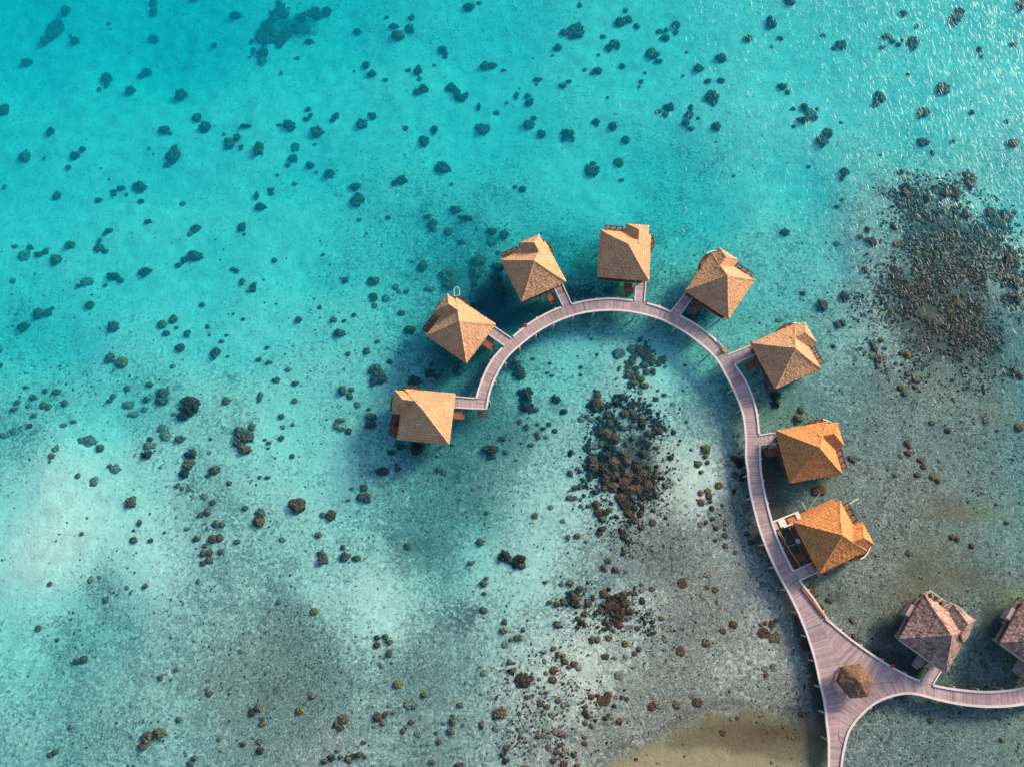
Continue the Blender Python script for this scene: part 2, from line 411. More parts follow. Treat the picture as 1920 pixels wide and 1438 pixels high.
# threshold of rubble against cover
mixn = math_n(t, 'ADD', math_n(t, 'MULTIPLY', fine.outputs[0], .52), math_n(t, 'ADD', math_n(t, 'MULTIPLY', med.outputs[0], .28), math_n(t, 'MULTIPLY', big.outputs[0], .20)))
lvl = math_n(t, 'ADD', mixn, math_n(t, 'MULTIPLY', sep.outputs[0], .27))
rub = N(t, "ShaderNodeMapRange"); rub.interpolation_type = 'SMOOTHSTEP'
t.links.new(lvl, rub.inputs[0]); rub.inputs[1].default_value = .54; rub.inputs[2].default_value = .69
sandc = ramp(t, [(.3, (.40, .39, .36)), (.7, (.60, .585, .54))]); t.links.new(med.outputs[0], sandc.inputs[0])
rubc = ramp(t, [(.34, (.03, .031, .031)), (.5, (.125, .125, .12)), (.66, (.36, .36, .345))])
rn = math_n(t, 'ADD', math_n(t, 'MULTIPLY', grain.outputs[0], .5), math_n(t, 'MULTIPLY', fine.outputs[0], .5))
t.links.new(rn, rubc.inputs[0])
col = mixc(t, sandc.outputs[0], rubc.outputs[0], rub.outputs[0])
# sparse dark bits lying on the sand
bits = noise_tex(t, 1.3, 5, .8, pos)
bl = math_n(t, 'ADD', bits.outputs[0], math_n(t, 'MULTIPLY', sep.outputs[0], .10))
bm = N(t, "ShaderNodeMapRange"); t.links.new(bl, bm.inputs[0]); bm.inputs[1].default_value = .61; bm.inputs[2].default_value = .65
col = mixc(t, col, (.055, .05, .04), math_n(t, 'MULTIPLY', bm.outputs[0], .8))
cl = N(t, "ShaderNodeMapRange"); t.links.new(math_n(t, 'ADD', math_n(t, 'MULTIPLY', big.outputs[0], .5), math_n(t, 'MULTIPLY', med.outputs[0], .5)), cl.inputs[0])
cl.inputs[1].default_value = .36; cl.inputs[2].default_value = .64; cl.inputs[3].default_value = .62; cl.inputs[4].default_value = 1.32
cg = N(t, "ShaderNodeCombineColor")
for i_ in range(3): t.links.new(cl.outputs[0], cg.inputs[i_])
col = mixc(t, col, mixc(t, col, cg.outputs[0], f=1.0, blend='MULTIPLY'), math_n(t, 'MULTIPLY', sep.outputs[0], 1.2, clamp=True))
# dark weed in ragged patches, plus shade painted beside walkway and huts
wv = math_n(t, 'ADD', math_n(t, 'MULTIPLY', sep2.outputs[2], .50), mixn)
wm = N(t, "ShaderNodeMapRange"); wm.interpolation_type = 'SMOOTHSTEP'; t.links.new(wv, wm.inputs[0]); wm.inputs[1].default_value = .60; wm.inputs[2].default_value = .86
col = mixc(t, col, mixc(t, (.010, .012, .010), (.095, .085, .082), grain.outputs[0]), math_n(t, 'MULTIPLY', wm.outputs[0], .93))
# algae
brw = math_n(t, 'MULTIPLY', sep.outputs[2], math_n(t, 'ADD', .35, fine.outputs[0]), clamp=True)
col = mixc(t, col, mixc(t, (.05, .032, .02), (.19, .125, .075), grain.outputs[0]), brw)
# spit of brown sand
spc = mixc(t, (.06, .055, .03), (.20, .165, .10), rn)
tnc = mixc(t, (.13, .107, .066), (.35, .285, .185), rn)
spc = mixc(t, spc, (.075, .042, .025), math_n(t, 'MULTIPLY', sep.outputs[2], .85))
sb = mixc(t, spc, tnc, sep2.outputs[0])
col = mixc(t, col, sb, math_n(t, 'MULTIPLY', sep2.outputs[1], .92))
olv = math_n(t, 'MULTIPLY', sep.outputs[1], math_n(t, 'ADD', .12, fine.outputs[0]), clamp=True)
col = mixc(t, col, mixc(t, (.09, .090, .040), (.23, .215, .11), grain.outputs[0]), olv)
# light pattern of the surface waves, painted into the floor colour as ripples
mp = N(t, "ShaderNodeMapping"); mp.inputs["Rotation"].default_value = (0, 0, R(-70)); mp.inputs["Scale"].default_value = (1.6, .35, 1)
t.links.new(pos, mp.inputs[0])
rip = noise_tex(t, 1.0, 3, .6, mp.outputs[0], .4)
rr = ramp(t, [(.35, (.93, .93, .93)), (.65, (1.05, 1.05, 1.05))]); t.links.new(rip.outputs[0], rr.inputs[0])
col = mixc(t, col, rr.outputs[0], f=1.0, blend='MULTIPLY')
t.links.new(col, b.inputs["Base Color"])
b.inputs["Roughness"].default_value = 1.0
b.inputs["Specular IOR Level"].default_value = 0.0
bump(t, b, mixn, .7, .35)
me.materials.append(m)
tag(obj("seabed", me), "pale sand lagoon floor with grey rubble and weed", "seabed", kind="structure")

# the water body: clear turquoise volume from the surface down past the floor
m = bpy.data.materials.new("lagoon_water"); m.use_nodes = True; t = m.node_tree
t.nodes.remove(t.nodes["Principled BSDF"])
ab = N(t, "ShaderNodeVolumeAbsorption"); sc_ = N(t, "ShaderNodeVolumeScatter"); ad = N(t, "ShaderNodeAddShader")
K = np.array([.31, .025, .003])
kd = K.max() * 1.02
ab.inputs["Color"].default_value = (*(1 - K / kd), 1); ab.inputs["Density"].default_value = kd
sc_.inputs["Color"].default_value = (.02, .56, 1.0, 1); sc_.inputs["Density"].default_value = .065
t.links.new(ab.outputs[0], ad.inputs[0]); t.links.new(sc_.outputs[0], ad.inputs[1])
t.links.new(ad.outputs[0], t.nodes["Material Output"].inputs["Volume"])
wb = MB().box(-1900, 1900, -1900, 1900, -9.0, 0.0).build("water", m)
tag(wb, "clear turquoise lagoon water over the sandy floor", "water", kind="structure")
for o in (wb,): o.display_type = 'WIRE'
# ------------------------------------------------------------------ coral heads, read off the photo tile by tile: x, y, rx, ry, look
TILES = [
(0, 0, """490,80,35,32,d;415,215,62,46,d;385,255,40,52,d;430,175,40,34,d;330,305,28,28,d;560,305,30,28,d;200,470,42,30,d;1150,30,30,34,d;1152,90,32,40,d;1450,5,35,18,d;1765,118,42,26,d;1600,337,22,20,d;1152,295,40,32,d;800,585,36,38,d;740,672,20,18,d;795,635,18,28,d;1100,540,36,28,d;1055,568,28,22,d;975,680,34,34,d;1350,712,42,38,d;30,828,40,38,b;375,985,26,30,b;1230,975,40,30,b;1275,1000,16,14,b;1475,883,32,33,b;1532,955,42,38,b;180,1180,42,38,b;195,1130,14,14,d;615,1118,26,26,b;560,1165,36,30,b;512,1255,20,22,d;1715,1075,42,45,b;1775,1030,28,28,d;1805,1100,20,22,d;1300,1165,58,58,d;1250,1235,24,26,b;30,1400,16,18,d;1045,1400,46,38,b;910,1408,36,18,d;810,180,18,14,d;820,220,20,14,d;1840,945,50,14,d;850,1430,28,12,d;1675,1005,14,12,d;525,265,12,12,d;325,1185,10,14,d;755,1262,10,10,d;815,1343,10,7,d;1115,1110,12,12,d;1148,1152,10,8,d"""),
(480, 0, """350,140,25,28,d;462,120,30,36,d;530,90,36,38,d;245,200,25,22,p;50,400,44,34,d;45,455,34,36,p;308,437,20,16,d;187,547,14,14,d;400,315,32,22,d;758,240,28,26,d;1035,198,34,22,d;1152,218,36,32,b;1060,268,46,40,d;1165,130,24,22,b;1595,55,42,30,d;1670,22,20,14,d;1395,375,34,26,d;1420,410,22,26,d;1715,495,38,28,d;1770,492,34,24,d;1855,525,22,10,d;825,487,26,28,d;868,553,36,22,d;970,597,22,13,d;1215,530,32,32,d;1140,525,22,16,d;1225,588,24,20,p;1255,668,36,34,d;1205,690,28,26,d;1462,658,44,28,d;1505,700,28,34,b;1535,735,40,28,b;1575,710,20,26,b;1668,800,14,30,d;1880,772,14,14,d;1803,845,24,20,d;1700,968,56,42,d;390,820,26,18,d;378,893,28,18,d;408,860,16,18,d;250,945,50,40,d;175,935,24,10,d;600,865,26,26,d;578,895,24,24,d;455,990,50,40,b;793,930,42,38,d;872,868,32,26,d;1120,960,24,20,d;1335,975,26,34,d;1260,1060,38,42,d;440,1080,16,10,d;290,1105,36,36,p;277,1188,36,34,d;235,1240,24,20,d;405,1240,32,26,d;450,1288,12,12,d;20,1120,36,50,b;550,1305,40,32,b;160,1312,14,12,d;287,1376,20,14,d;112,1422,30,18,b;745,1398,40,28,d;1090,1348,38,36,b;1035,1370,28,26,d;1400,1258,54,46,d;1465,1380,12,12,d;610,40,10,10,d;390,232,12,12,d;148,313,10,10,d;980,128,18,10,d;1335,487,14,10,d;735,530,8,8,d"""),
(960, 0, """508,40,20,18,d;480,240,70,56,b;390,245,28,28,d;852,78,20,22,d;810,168,42,32,b;865,150,38,26,b;935,198,26,24,d;345,358,34,22,d;305,415,12,10,d;680,275,24,16,d;770,335,42,34,b;725,360,28,26,b;650,410,14,12,d;1105,235,26,20,d;1155,225,16,18,d;1145,285,34,26,d;1230,188,34,26,d;1227,243,22,20,d;1052,403,52,42,b;1100,460,34,18,d;828,496,30,22,b;545,523,18,14,d;640,532,34,26,b;600,552,20,14,d;195,598,38,18,d;185,635,14,8,d;380,645,32,20,d;425,612,26,16,d;998,545,14,12,d;968,612,18,20,d;955,650,10,12,d;32,718,20,26,d;120,718,28,22,d;132,768,32,30,d;55,663,10,6,d;1308,392,14,8,d;1400,512,38,30,b;1563,438,42,32,b;1770,288,34,26,b;1467,608,30,16,d;1567,603,28,24,d;1500,730,56,48,d;1175,803,38,36,b;1100,835,26,20,d;1148,858,26,24,d;1340,808,20,26,d;1327,865,34,26,b;1302,925,32,26,b;1340,965,34,20,b;1395,885,16,14,d;1528,950,34,34,b;125,935,42,36,d;165,885,20,18,d;220,1005,34,32,b;420,1000,48,32,d;395,1040,28,26,d;455,1040,20,26,d;630,915,30,26,d;755,948,34,32,d;852,1048,34,28,o;798,1218,38,36,o;600,1275,54,50,b;605,1225,26,20,d;820,1350,24,14,d;78,1418,32,22,d;25,1400,18,18,d;1660,1318,14,12,d;718,730,12,10,d;1283,567,14,8,d;1528,1062,12,6,d;160,435,8,6,d"""),
(1440, 0, """160,15,44,28,b;28,175,34,46,b;92,287,24,20,b;25,350,14,12,d;415,265,20,14,d;548,335,44,36,b;495,365,22,14,d;1010,103,28,24,b;1440,90,36,30,b;1400,148,46,38,b;1115,195,16,18,d;890,275,34,22,d;935,308,28,22,d;980,335,24,18,d;1005,300,14,14,d;855,355,26,16,d;1088,322,46,44,b;1590,375,26,26,b;1600,418,14,18,b;1890,40,34,34,b;1840,330,36,18,b;110,650,36,24,d;148,690,22,18,d;190,815,20,16,d;272,805,26,32,d;315,845,44,40,p;265,900,48,24,d;350,885,28,22,d;372,815,14,16,b;408,1060,48,40,b;448,1000,36,40,d;195,945,18,14,d;840,735,40,42,b;800,785,28,24,b;1310,665,54,44,b;1168,840,44,36,o;1128,872,20,24,b;1525,842,26,22,b;1790,908,22,18,b;1165,1065,40,38,b;1385,1060,18,18,b;1232,1148,16,24,d;1832,1075,44,32,b;305,1248,16,16,b;575,1290,32,34,d;555,1338,16,22,d;550,918,16,12,p;1055,555,20,12,d;845,1160,14,8,d;1465,1300,24,18,d;1510,1355,54,58,b"""),
(0, 360, """422,30,32,26,b;735,62,28,20,d;850,15,22,18,d;1055,70,26,22,b;1045,0,30,10,d;945,18,16,12,d;1365,88,24,22,p;1105,222,28,20,b;1465,275,38,28,b;1415,318,22,20,p;1812,265,32,32,b;1825,315,14,12,d;815,290,34,20,d;785,310,18,18,d;745,365,14,26,d;740,420,36,28,b;785,445,26,20,d;522,400,38,28,b;180,475,48,42,p;222,415,28,24,b;108,407,28,16,p;290,462,38,22,b;340,445,26,26,d;422,508,38,38,b;1460,485,56,38,b;1378,512,28,26,b;1335,548,32,18,b;1085,600,46,32,b;1132,588,12,10,d;845,632,52,28,b;903,663,32,22,b;785,698,18,12,d;648,672,52,34,p;590,702,28,16,d;92,665,26,24,p;1740,575,20,16,d;1770,590,20,18,d;1810,672,22,28,b;1895,718,28,34,b;670,848,36,32,o;685,770,12,8,d;282,912,38,42,b;358,905,32,30,d;390,870,18,14,d;177,1010,46,34,b;845,1010,46,42,b;1210,992,36,32,O;1243,1058,30,22,o;1295,955,32,30,b;1320,1015,18,14,d;1400,1062,26,32,b;1348,1168,38,34,t;1512,845,24,20,b;1820,952,16,14,d;1555,1008,18,18,d;1565,1070,14,12,d;1693,1072,16,12,d;1660,1118,24,14,d;1613,1207,36,40,b;1703,1232,16,10,d;825,1242,38,36,b;910,1278,48,44,O;5,1298,16,18,t;5,1190,12,16,d;445,1302,13,9,d;85,767,9,8,d;1745,912,12,10,d;1290,1305,24,18,p;970,1378,10,8,d"""),
(480, 360, """35,112,38,30,d;5,30,18,34,d;115,12,24,16,d;760,65,52,44,b;757,15,20,16,d;773,208,18,16,d;990,190,18,16,d;1285,185,36,18,d;1322,245,36,40,b;1330,285,26,20,p;1495,132,44,28,b;1580,198,40,22,d;1535,185,26,16,d;1443,297,32,32,O;1543,372,38,20,b;1770,295,38,26,d;1765,370,46,38,p;1860,320,34,36,d;1650,278,12,12,d;1815,455,20,18,d;827,312,12,9,d;137,512,24,20,d;500,470,18,12,d;57,657,9,7,d;668,660,26,30,b;878,668,42,36,b;880,788,30,34,b;885,850,24,26,p;1248,560,36,38,d;1170,522,20,8,d;1440,620,60,52,b;1450,690,48,44,b;1665,520,54,50,d;1655,600,44,52,d;1640,680,24,38,d;1045,710,28,26,p;1070,745,20,18,p;1125,745,24,18,b;975,800,30,32,p;1300,725,46,22,p;475,862,18,18,d;318,957,32,26,d;580,958,28,22,b;733,920,22,18,b;1088,905,30,22,o;628,1060,42,30,b;1152,1032,48,34,t;908,1118,22,14,o;82,1165,22,12,d;830,1190,30,30,d;688,1212,22,20,b;998,1270,28,22,d;900,1340,52,50,d;940,1395,46,40,d;890,1410,40,40,d;1190,1415,46,34,b;1300,1360,40,32,b;1355,1380,28,20,d;1315,1290,20,18,d;1520,1340,44,36,t;98,1275,24,20,b;20,1255,22,18,b;150,1410,32,22,b;300,1430,26,16,b;238,1330,30,18,p;660,965,20,14,d;1690,850,30,36,d;1640,840,26,26,d;1820,560,50,34,d;1800,640,44,40,d;1830,740,40,44,d"""),
(960, 560, """20,500,48,44,D;60,560,48,46,D;105,730,56,64,D;110,810,60,56,D;70,700,30,26,D;330,755,36,34,D;387,843,36,28,D;180,830,26,22,b;57,918,22,20,t;110,960,22,28,t;192,940,16,14,t;278,937,22,18,t;235,970,24,14,t;188,1010,22,20,t;195,1040,20,18,t;320,988,24,20,t;140,1095,22,16,t;70,1080,12,10,t;255,1035,20,16,p;440,1152,28,30,D;437,1307,24,26,t;490,1270,20,16,b;540,1108,14,16,b;30,1208,14,10,d;470,1415,26,24,t;510,1405,26,26,t;593,1352,14,14,b;158,448,18,14,b;285,482,14,8,b;267,553,18,12,b;300,575,20,12,d;517,511,18,14,d;514,570,16,12,d;638,418,16,14,b;595,303,16,10,b;710,637,8,6,d;1117,455,22,24,b;1297,497,16,12,b;800,415,52,42,p;900,380,40,34,p;960,390,40,36,b;1000,430,36,34,b;910,440,32,26,b;990,500,36,28,b;1010,550,36,26,b;930,520,30,22,b;1060,545,20,34,b;960,600,40,26,o;910,630,44,20,o;990,650,40,24,o;960,700,24,20,p;630,790,58,52,t;640,725,32,30,t;570,800,26,20,D;720,798,28,26,t;790,780,40,30,D;820,735,34,26,D;855,745,24,30,D;720,875,28,26,t;652,890,24,22,t;600,905,32,22,p;523,900,34,32,p;560,880,20,20,b;840,860,38,32,t;905,855,30,28,t;735,930,32,32,t;780,900,26,22,t;970,890,30,24,b;975,940,34,36,D;900,950,28,22,b;840,970,26,20,b;1020,1000,26,24,b;1100,990,34,30,t;1210,1000,24,24,D;1085,1115,26,18,b;1190,1185,30,20,D;985,1160,38,32,t;617,1100,38,32,p;700,1010,54,42,t;770,1050,44,44,t;670,1090,30,30,b;740,1110,40,30,D;600,1210,46,44,t;610,1260,48,40,t;700,1180,50,44,D;680,1260,54,50,D;760,1230,50,40,t;840,1170,46,34,b;860,1220,40,36,t;940,1260,44,46,D;980,1310,38,40,t;860,1300,34,30,b;770,1330,46,40,t;840,1370,50,40,t;930,1360,44,40,D;1020,1390,38,40,t;700,1350,40,36,D;900,1420,46,34,t;690,1420,30,26,t;910,1040,30,26,b;1000,1055,26,18,t;860,1080,22,24,b;1075,750,26,22,d;1035,830,16,12,d;1095,860,18,22,D;1040,790,18,16,d;1140,720,22,16,b;1205,790,24,18,p;1450,1130,34,36,b;1465,1225,20,20,t;1395,1235,34,28,b;1450,1180,22,20,b;1417,1297,20,16,b;1547,1400,28,26,o;1665,1195,32,24,t;1670,1315,30,26,b;1700,1230,34,40,D;1725,1340,26,40,D;1340,1130,14,14,d;1310,920,16,14,d;1120,1050,12,12,d;1260,1060,16,12,d;1130,1215,10,10,d;1100,1150,12,10,d;1250,1090,12,10,d;1120,1340,22,18,D;1150,1400,22,24,d"""),
(1440, 280, """128,622,36,28,d;405,1172,46,40,b;578,1105,36,36,b;520,1310,24,32,b;562,1300,24,30,b;265,1075,26,18,d;520,705,24,22,p;967,710,30,28,O;775,690,38,36,d;690,655,26,22,b;748,600,22,28,b;950,580,32,24,b;725,905,26,28,t;925,1215,24,20,O;1595,1252,18,20,O;1460,1092,22,18,o;1050,1105,24,28,t;1740,560,46,38,o;85,1280,34,20,p;560,378,14,12,d;520,428,20,16,d;1350,660,40,34,b;1420,560,24,22,o;1180,790,24,20,o;1260,785,24,22,o;1430,1160,34,28,o;1480,490,40,30,d;1040,290,40,34,b;1030,350,36,40,b;1000,170,34,20,b;1060,180,24,18,b;850,1420,18,16,b;1320,330,40,34,b;1410,340,38,40,b;1660,480,50,36,b;1770,490,44,34,b;1690,560,34,34,o;1800,830,40,44,b;1850,1000,40,50,b;1850,1110,46,44,b;1190,370,40,30,b"""),
(1440, 600, """850,152,24,20,o;780,180,22,18,b;800,215,30,24,b;880,215,16,12,t;783,270,26,26,p;835,290,38,30,b;830,340,28,22,p;1005,245,28,24,b;1045,265,26,28,o;960,322,16,12,o;1048,405,24,20,b;1115,450,36,28,b;1100,500,24,20,b;1140,530,16,14,b;998,505,30,22,o;1025,545,26,24,o;250,672,28,28,o;230,735,42,32,O;213,770,20,14,b;1232,768,32,22,b;1350,825,30,24,t;1045,920,30,26,t;1065,950,18,16,t;1052,995,28,24,t;1000,1015,18,24,p;1145,1050,32,24,t;1168,1095,28,24,t;1120,1158,30,26,t;1235,1172,28,26,o;1275,1200,26,20,t;965,1152,30,28,p;903,1120,12,12,d;635,1040,34,34,b;405,1270,40,38,t;360,1280,38,38,t;1880,800,34,34,o;1850,390,42,36,b;1895,420,22,32,b;1800,400,28,22,b;1765,165,20,14,b;490,195,22,18,d;1600,1250,20,14,p;1620,1290,30,14,p;1640,735,50,48,p;1500,500,20,12,d;1620,530,16,28,d;60,570,34,36,D;60,630,38,30,D;1590,950,16,14,p;1840,1040,14,10,d;1720,825,16,12,d;1715,1380,16,14,d"""),
(0, 700, """420,140,38,26,b;335,130,22,22,b;245,182,34,28,b;193,105,24,14,d;127,215,24,20,o;320,240,28,30,o;360,250,26,26,o;100,270,32,18,b;205,245,22,18,p;480,225,24,32,b;250,315,28,22,b;220,392,22,20,t;150,398,9,9,d;547,360,24,14,o;470,388,30,18,p;30,460,40,22,p;100,440,26,16,p;840,175,22,22,d;820,205,28,18,d;950,110,24,24,d;1120,85,34,22,b;1220,150,44,40,b;1215,205,44,34,b;1095,195,28,28,d;960,235,50,32,p;1080,270,28,24,p;1000,305,46,24,p;1415,215,60,46,D;1410,280,70,50,D;1375,325,48,34,D;1460,250,40,50,D;1303,303,22,18,p;1690,205,32,32,d;1575,490,14,12,d;1350,490,42,28,d;1220,415,42,34,p;1240,470,46,42,p;1120,540,54,30,p;1100,610,46,30,D;1120,490,26,20,t;650,505,74,42,p;748,558,34,30,b;412,565,30,28,p;385,618,30,24,b;370,660,12,12,d;820,693,18,20,b;860,715,44,34,p;580,765,20,22,o;1200,703,18,14,p;1605,725,46,34,t;1555,765,24,14,b;1715,822,22,20,t;1565,592,18,16,p;1430,610,46,36,D;1410,680,44,40,b;1380,750,38,34,D;1440,670,22,20,t;1800,440,48,44,d;1850,480,50,40,b;1790,520,44,40,d;1830,570,56,36,b;1885,400,28,36,d;700,810,34,38,p;980,965,46,40,b;1330,838,18,24,b;1410,860,22,28,p;1360,860,20,18,b;1835,1008,26,22,o;1530,920,32,30,p;1550,1035,34,32,b;1500,1060,24,20,d;1590,965,24,24,t;1610,1125,30,30,b;1660,1130,28,30,b;1470,1238,30,26,t;1590,1240,36,36,t;1640,1230,32,34,t;1540,1290,26,20,b;1520,1345,30,28,b;1570,1340,26,34,b;1560,1400,38,30,b;1520,1420,26,22,t;1655,1335,26,26,b;1773,1260,28,22,b;1043,1118,22,28,d;998,1175,14,12,d;1000,1245,32,32,d;1127,1250,20,20,d;1230,1190,14,12,d;1400,1165,24,14,b;610,1198,18,16,o;648,1082,9,9,d;1550,1155,12,12,b"""),
(480, 700, """150,52,30,26,d;295,75,30,20,d;290,203,26,22,O;28,175,22,38,d;645,130,30,40,d;715,120,26,22,d;700,170,28,26,b;755,235,26,28,p;190,320,26,26,b;200,400,22,20,p;272,382,16,14,d;190,482,26,26,d;600,385,20,34,O;630,350,38,18,O;640,415,34,16,O;690,432,26,28,t;860,325,42,30,d;860,385,40,32,b;845,265,18,14,d;270,618,20,20,o;530,343,10,9,d;65,495,14,14,d;95,520,22,16,d;90,558,14,10,d;27,775,20,12,d;85,778,26,14,d;310,992,70,62,t;805,855,32,28,b;780,925,32,36,t;830,930,36,36,b;690,948,18,12,o;715,862,20,18,p;560,1065,42,42,t;500,1058,26,22,b;945,735,52,32,t;1058,715,22,22,o;1050,680,16,14,d;1012,595,30,22,t;1083,548,32,24,t;1205,560,50,40,D;1465,535,18,14,D;1370,720,28,24,b;1410,745,26,26,d;1550,695,20,12,p;1755,575,60,40,D;1765,625,36,28,D;1850,485,32,24,t;1873,590,22,22,b;1630,863,20,14,p;1728,1040,18,16,o;1135,1290,32,28,o;468,1208,30,26,O;195,1245,26,24,p;650,1302,22,22,d;665,1370,38,36,b;755,1383,32,26,o;1678,1262,38,28,b;1860,1370,46,44,D;1900,1400,30,30,t;1610,1420,32,20,b;490,1350,36,28,d;500,1400,40,34,b;35,1050,36,34,b;20,1110,50,44,t"""),
(960, 880, """437,28,24,26,t;590,75,16,14,b;430,210,28,26,b;470,215,22,20,b;515,225,16,16,d;517,272,20,16,b;290,283,24,22,p;172,345,26,24,o;380,385,24,20,p;490,497,28,24,o;422,508,18,26,b;555,540,12,14,b;60,670,44,34,D;30,700,40,36,D;70,715,36,36,t;700,80,50,44,t;780,60,54,44,D;870,60,56,46,t;960,60,50,40,D;1020,110,38,40,t;760,130,56,40,t;850,140,60,40,D;940,140,50,34,t;820,210,46,36,t;850,270,44,40,D;880,330,46,36,t;910,290,30,26,D;1085,195,28,28,t;630,170,34,24,D;630,260,36,30,t;650,320,36,36,t;700,320,36,30,D;680,370,36,26,b;730,300,24,20,b;570,275,22,18,b;705,225,14,16,t;1058,303,20,16,t;960,335,30,26,D;1150,362,16,18,D;925,380,34,28,t;1055,398,32,30,t;970,430,34,28,t;1125,460,9,9,d;870,475,20,18,p;820,460,30,26,D;840,505,34,26,D;875,540,30,22,D;840,590,20,26,d;835,630,24,18,D;745,597,12,12,d;675,445,38,26,D;660,480,24,18,t;725,680,32,22,b;690,735,28,36,b;772,752,30,28,t;805,765,14,10,b;855,758,18,16,p;1550,120,30,28,o;1663,160,20,20,D;1415,175,24,24,O;1470,160,28,24,O;1478,200,30,30,t;1485,240,20,14,t;1420,245,30,26,o;1497,288,24,24,t;1575,268,14,10,d;1560,337,11,11,D;1505,368,22,20,t;1455,395,18,18,o;1418,410,26,26,p;1608,400,28,28,p;1530,438,24,22,t;1595,445,14,14,t;1598,490,24,24,b;1527,528,20,16,b;1600,570,20,24,t;1675,617,18,18,O;1762,483,28,22,b;1793,547,26,22,t;1275,850,36,40,t;1465,790,32,24,p;1465,880,20,20,o;1523,900,28,26,o;1538,990,16,22,p;1880,860,28,28,p;435,850,30,28,b;250,843,22,14,b;370,860,22,20,p;975,860,22,18,p;970,905,20,20,p;1048,893,24,24,b;978,985,30,30,D;893,1062,24,26,t;943,1068,16,18,d;690,930,36,36,t;725,895,24,20,D;770,975,36,34,D;820,960,40,36,D;850,1000,40,34,t;720,1030,44,36,D;790,1050,48,40,D;670,1050,28,34,b;840,930,34,24,t;800,1100,34,34,D;850,1060,26,26,D;810,1168,32,26,t;770,1140,22,20,D;940,1190,24,22,t;980,1110,24,14,D;1020,1080,26,12,D;1050,1140,26,14,D;1000,1150,16,14,D;1060,1170,24,10,D;1030,1200,14,12,D;1030,1232,16,12,D;1068,1220,18,14,D;1122,1115,24,20,o;440,925,34,26,D;475,965,38,34,t;455,1000,34,24,D;510,885,30,22,b;485,1020,28,24,D;340,1005,32,24,o;385,995,30,24,t;282,993,24,18,o;570,1005,30,26,t;608,965,18,22,D;545,1080,28,26,t;495,1115,26,22,t;520,1145,30,24,D;495,1178,22,18,b;545,1165,16,18,D;483,1072,12,16,b;588,1095,10,10,b;338,1158,36,32,b;372,1175,14,12,b;600,1275,28,30,t;640,1275,30,28,b;725,1258,28,26,O;850,1305,26,26,o;950,1345,22,24,t;920,1378,26,22,t;1152,1273,24,26,p;1263,1362,38,38,t;1455,1300,36,34,b;1580,1210,30,24,t;1658,1162,34,34,t;1870,1160,24,20,o;1900,1150,18,18,o;1885,1225,48,40,t;700,1400,34,26,t;770,1410,26,16,p;850,1400,18,24,p;85,1200,20,20,b;45,1260,34,28,b;240,1372,22,14,b;118,1128,11,10,d"""),
(0, 1078, """370,65,20,20,o;287,397,28,26,b;427,485,18,18,o;675,35,26,30,p;740,15,18,18,p;790,182,26,26,b;850,130,11,11,d;948,93,20,14,p;1085,83,26,22,b;1478,48,18,18,b;580,645,32,28,b;625,630,34,34,t;1320,705,22,22,O;1200,765,26,24,b;1240,742,14,9,p;1280,783,16,10,p;1560,790,20,12,p;1565,890,30,26,b;1545,855,14,14,b;1495,930,10,10,d;1805,570,26,18,p;1335,1080,30,28,b;1195,1185,48,40,b;1105,1215,50,42,b;1070,1280,50,28,b;375,1345,28,22,t;410,1325,28,24,t;1640,1230,18,20,b;1820,1263,30,20,b;1425,1410,34,26,b;1455,1370,30,24,b;1385,1330,18,12,p;975,1210,14,12,b;525,1140,22,26,p"""),
(480, 1078, """165,205,20,24,b;435,272,32,30,O;905,470,28,24,D;905,520,30,28,t;968,460,30,24,b;1000,500,34,24,b;997,587,28,34,t;1017,658,14,12,b;940,680,22,16,p;1060,818,36,36,O;1257,898,28,26,o;1135,970,34,38,p;1187,978,30,32,p;1527,973,28,24,b;1705,60,36,32,b;1725,25,20,16,b;1710,137,20,18,b;1705,265,30,30,b;1858,352,26,26,b;1853,415,36,26,O;1865,520,26,32,p;1905,485,16,18,o;1705,735,30,30,p;1680,688,20,14,p;1900,655,22,22,b;1900,718,24,22,D;1685,890,20,12,p;330,1013,32,32,O;423,910,32,22,b;20,995,40,36,b;-30,1030,30,36,D;50,1075,18,16,o;45,1115,26,24,o;650,1080,44,40,b;600,1120,34,32,b;635,1140,30,32,b;680,1070,22,22,p;910,1065,36,38,t;965,1045,24,28,t;950,1110,24,22,b;1000,978,24,16,p;1035,1033,20,10,b;885,1135,24,12,p;1165,1100,30,22,b;1125,1135,20,18,p;1100,1168,26,20,b;1210,1190,32,30,p;1472,1095,32,38,b;1475,1050,20,14,b;1405,1110,18,12,p;1460,1170,36,30,b;1550,1122,16,14,o;1350,1183,18,16,b;1372,1250,26,26,b;1237,1277,11,11,d;1290,1272,18,16,p;1690,1118,22,34,b;1828,1035,58,46,b;1800,1150,32,32,p;1890,1165,14,14,p;1875,1295,26,26,t;1850,1345,30,24,D;1870,1390,28,26,D;1525,1420,40,22,t;1320,1400,30,22,b;560,1370,32,30,D;515,1395,32,24,t;770,1345,36,24,t;695,1380,34,36,b;725,1355,20,22,D;815,1360,18,20,b;605,1315,16,20,b;630,1365,22,16,b;808,1253,26,16,b;30,1315,34,34,D;20,1250,26,26,b;475,1152,10,8,b;512,995,10,8,b"""),
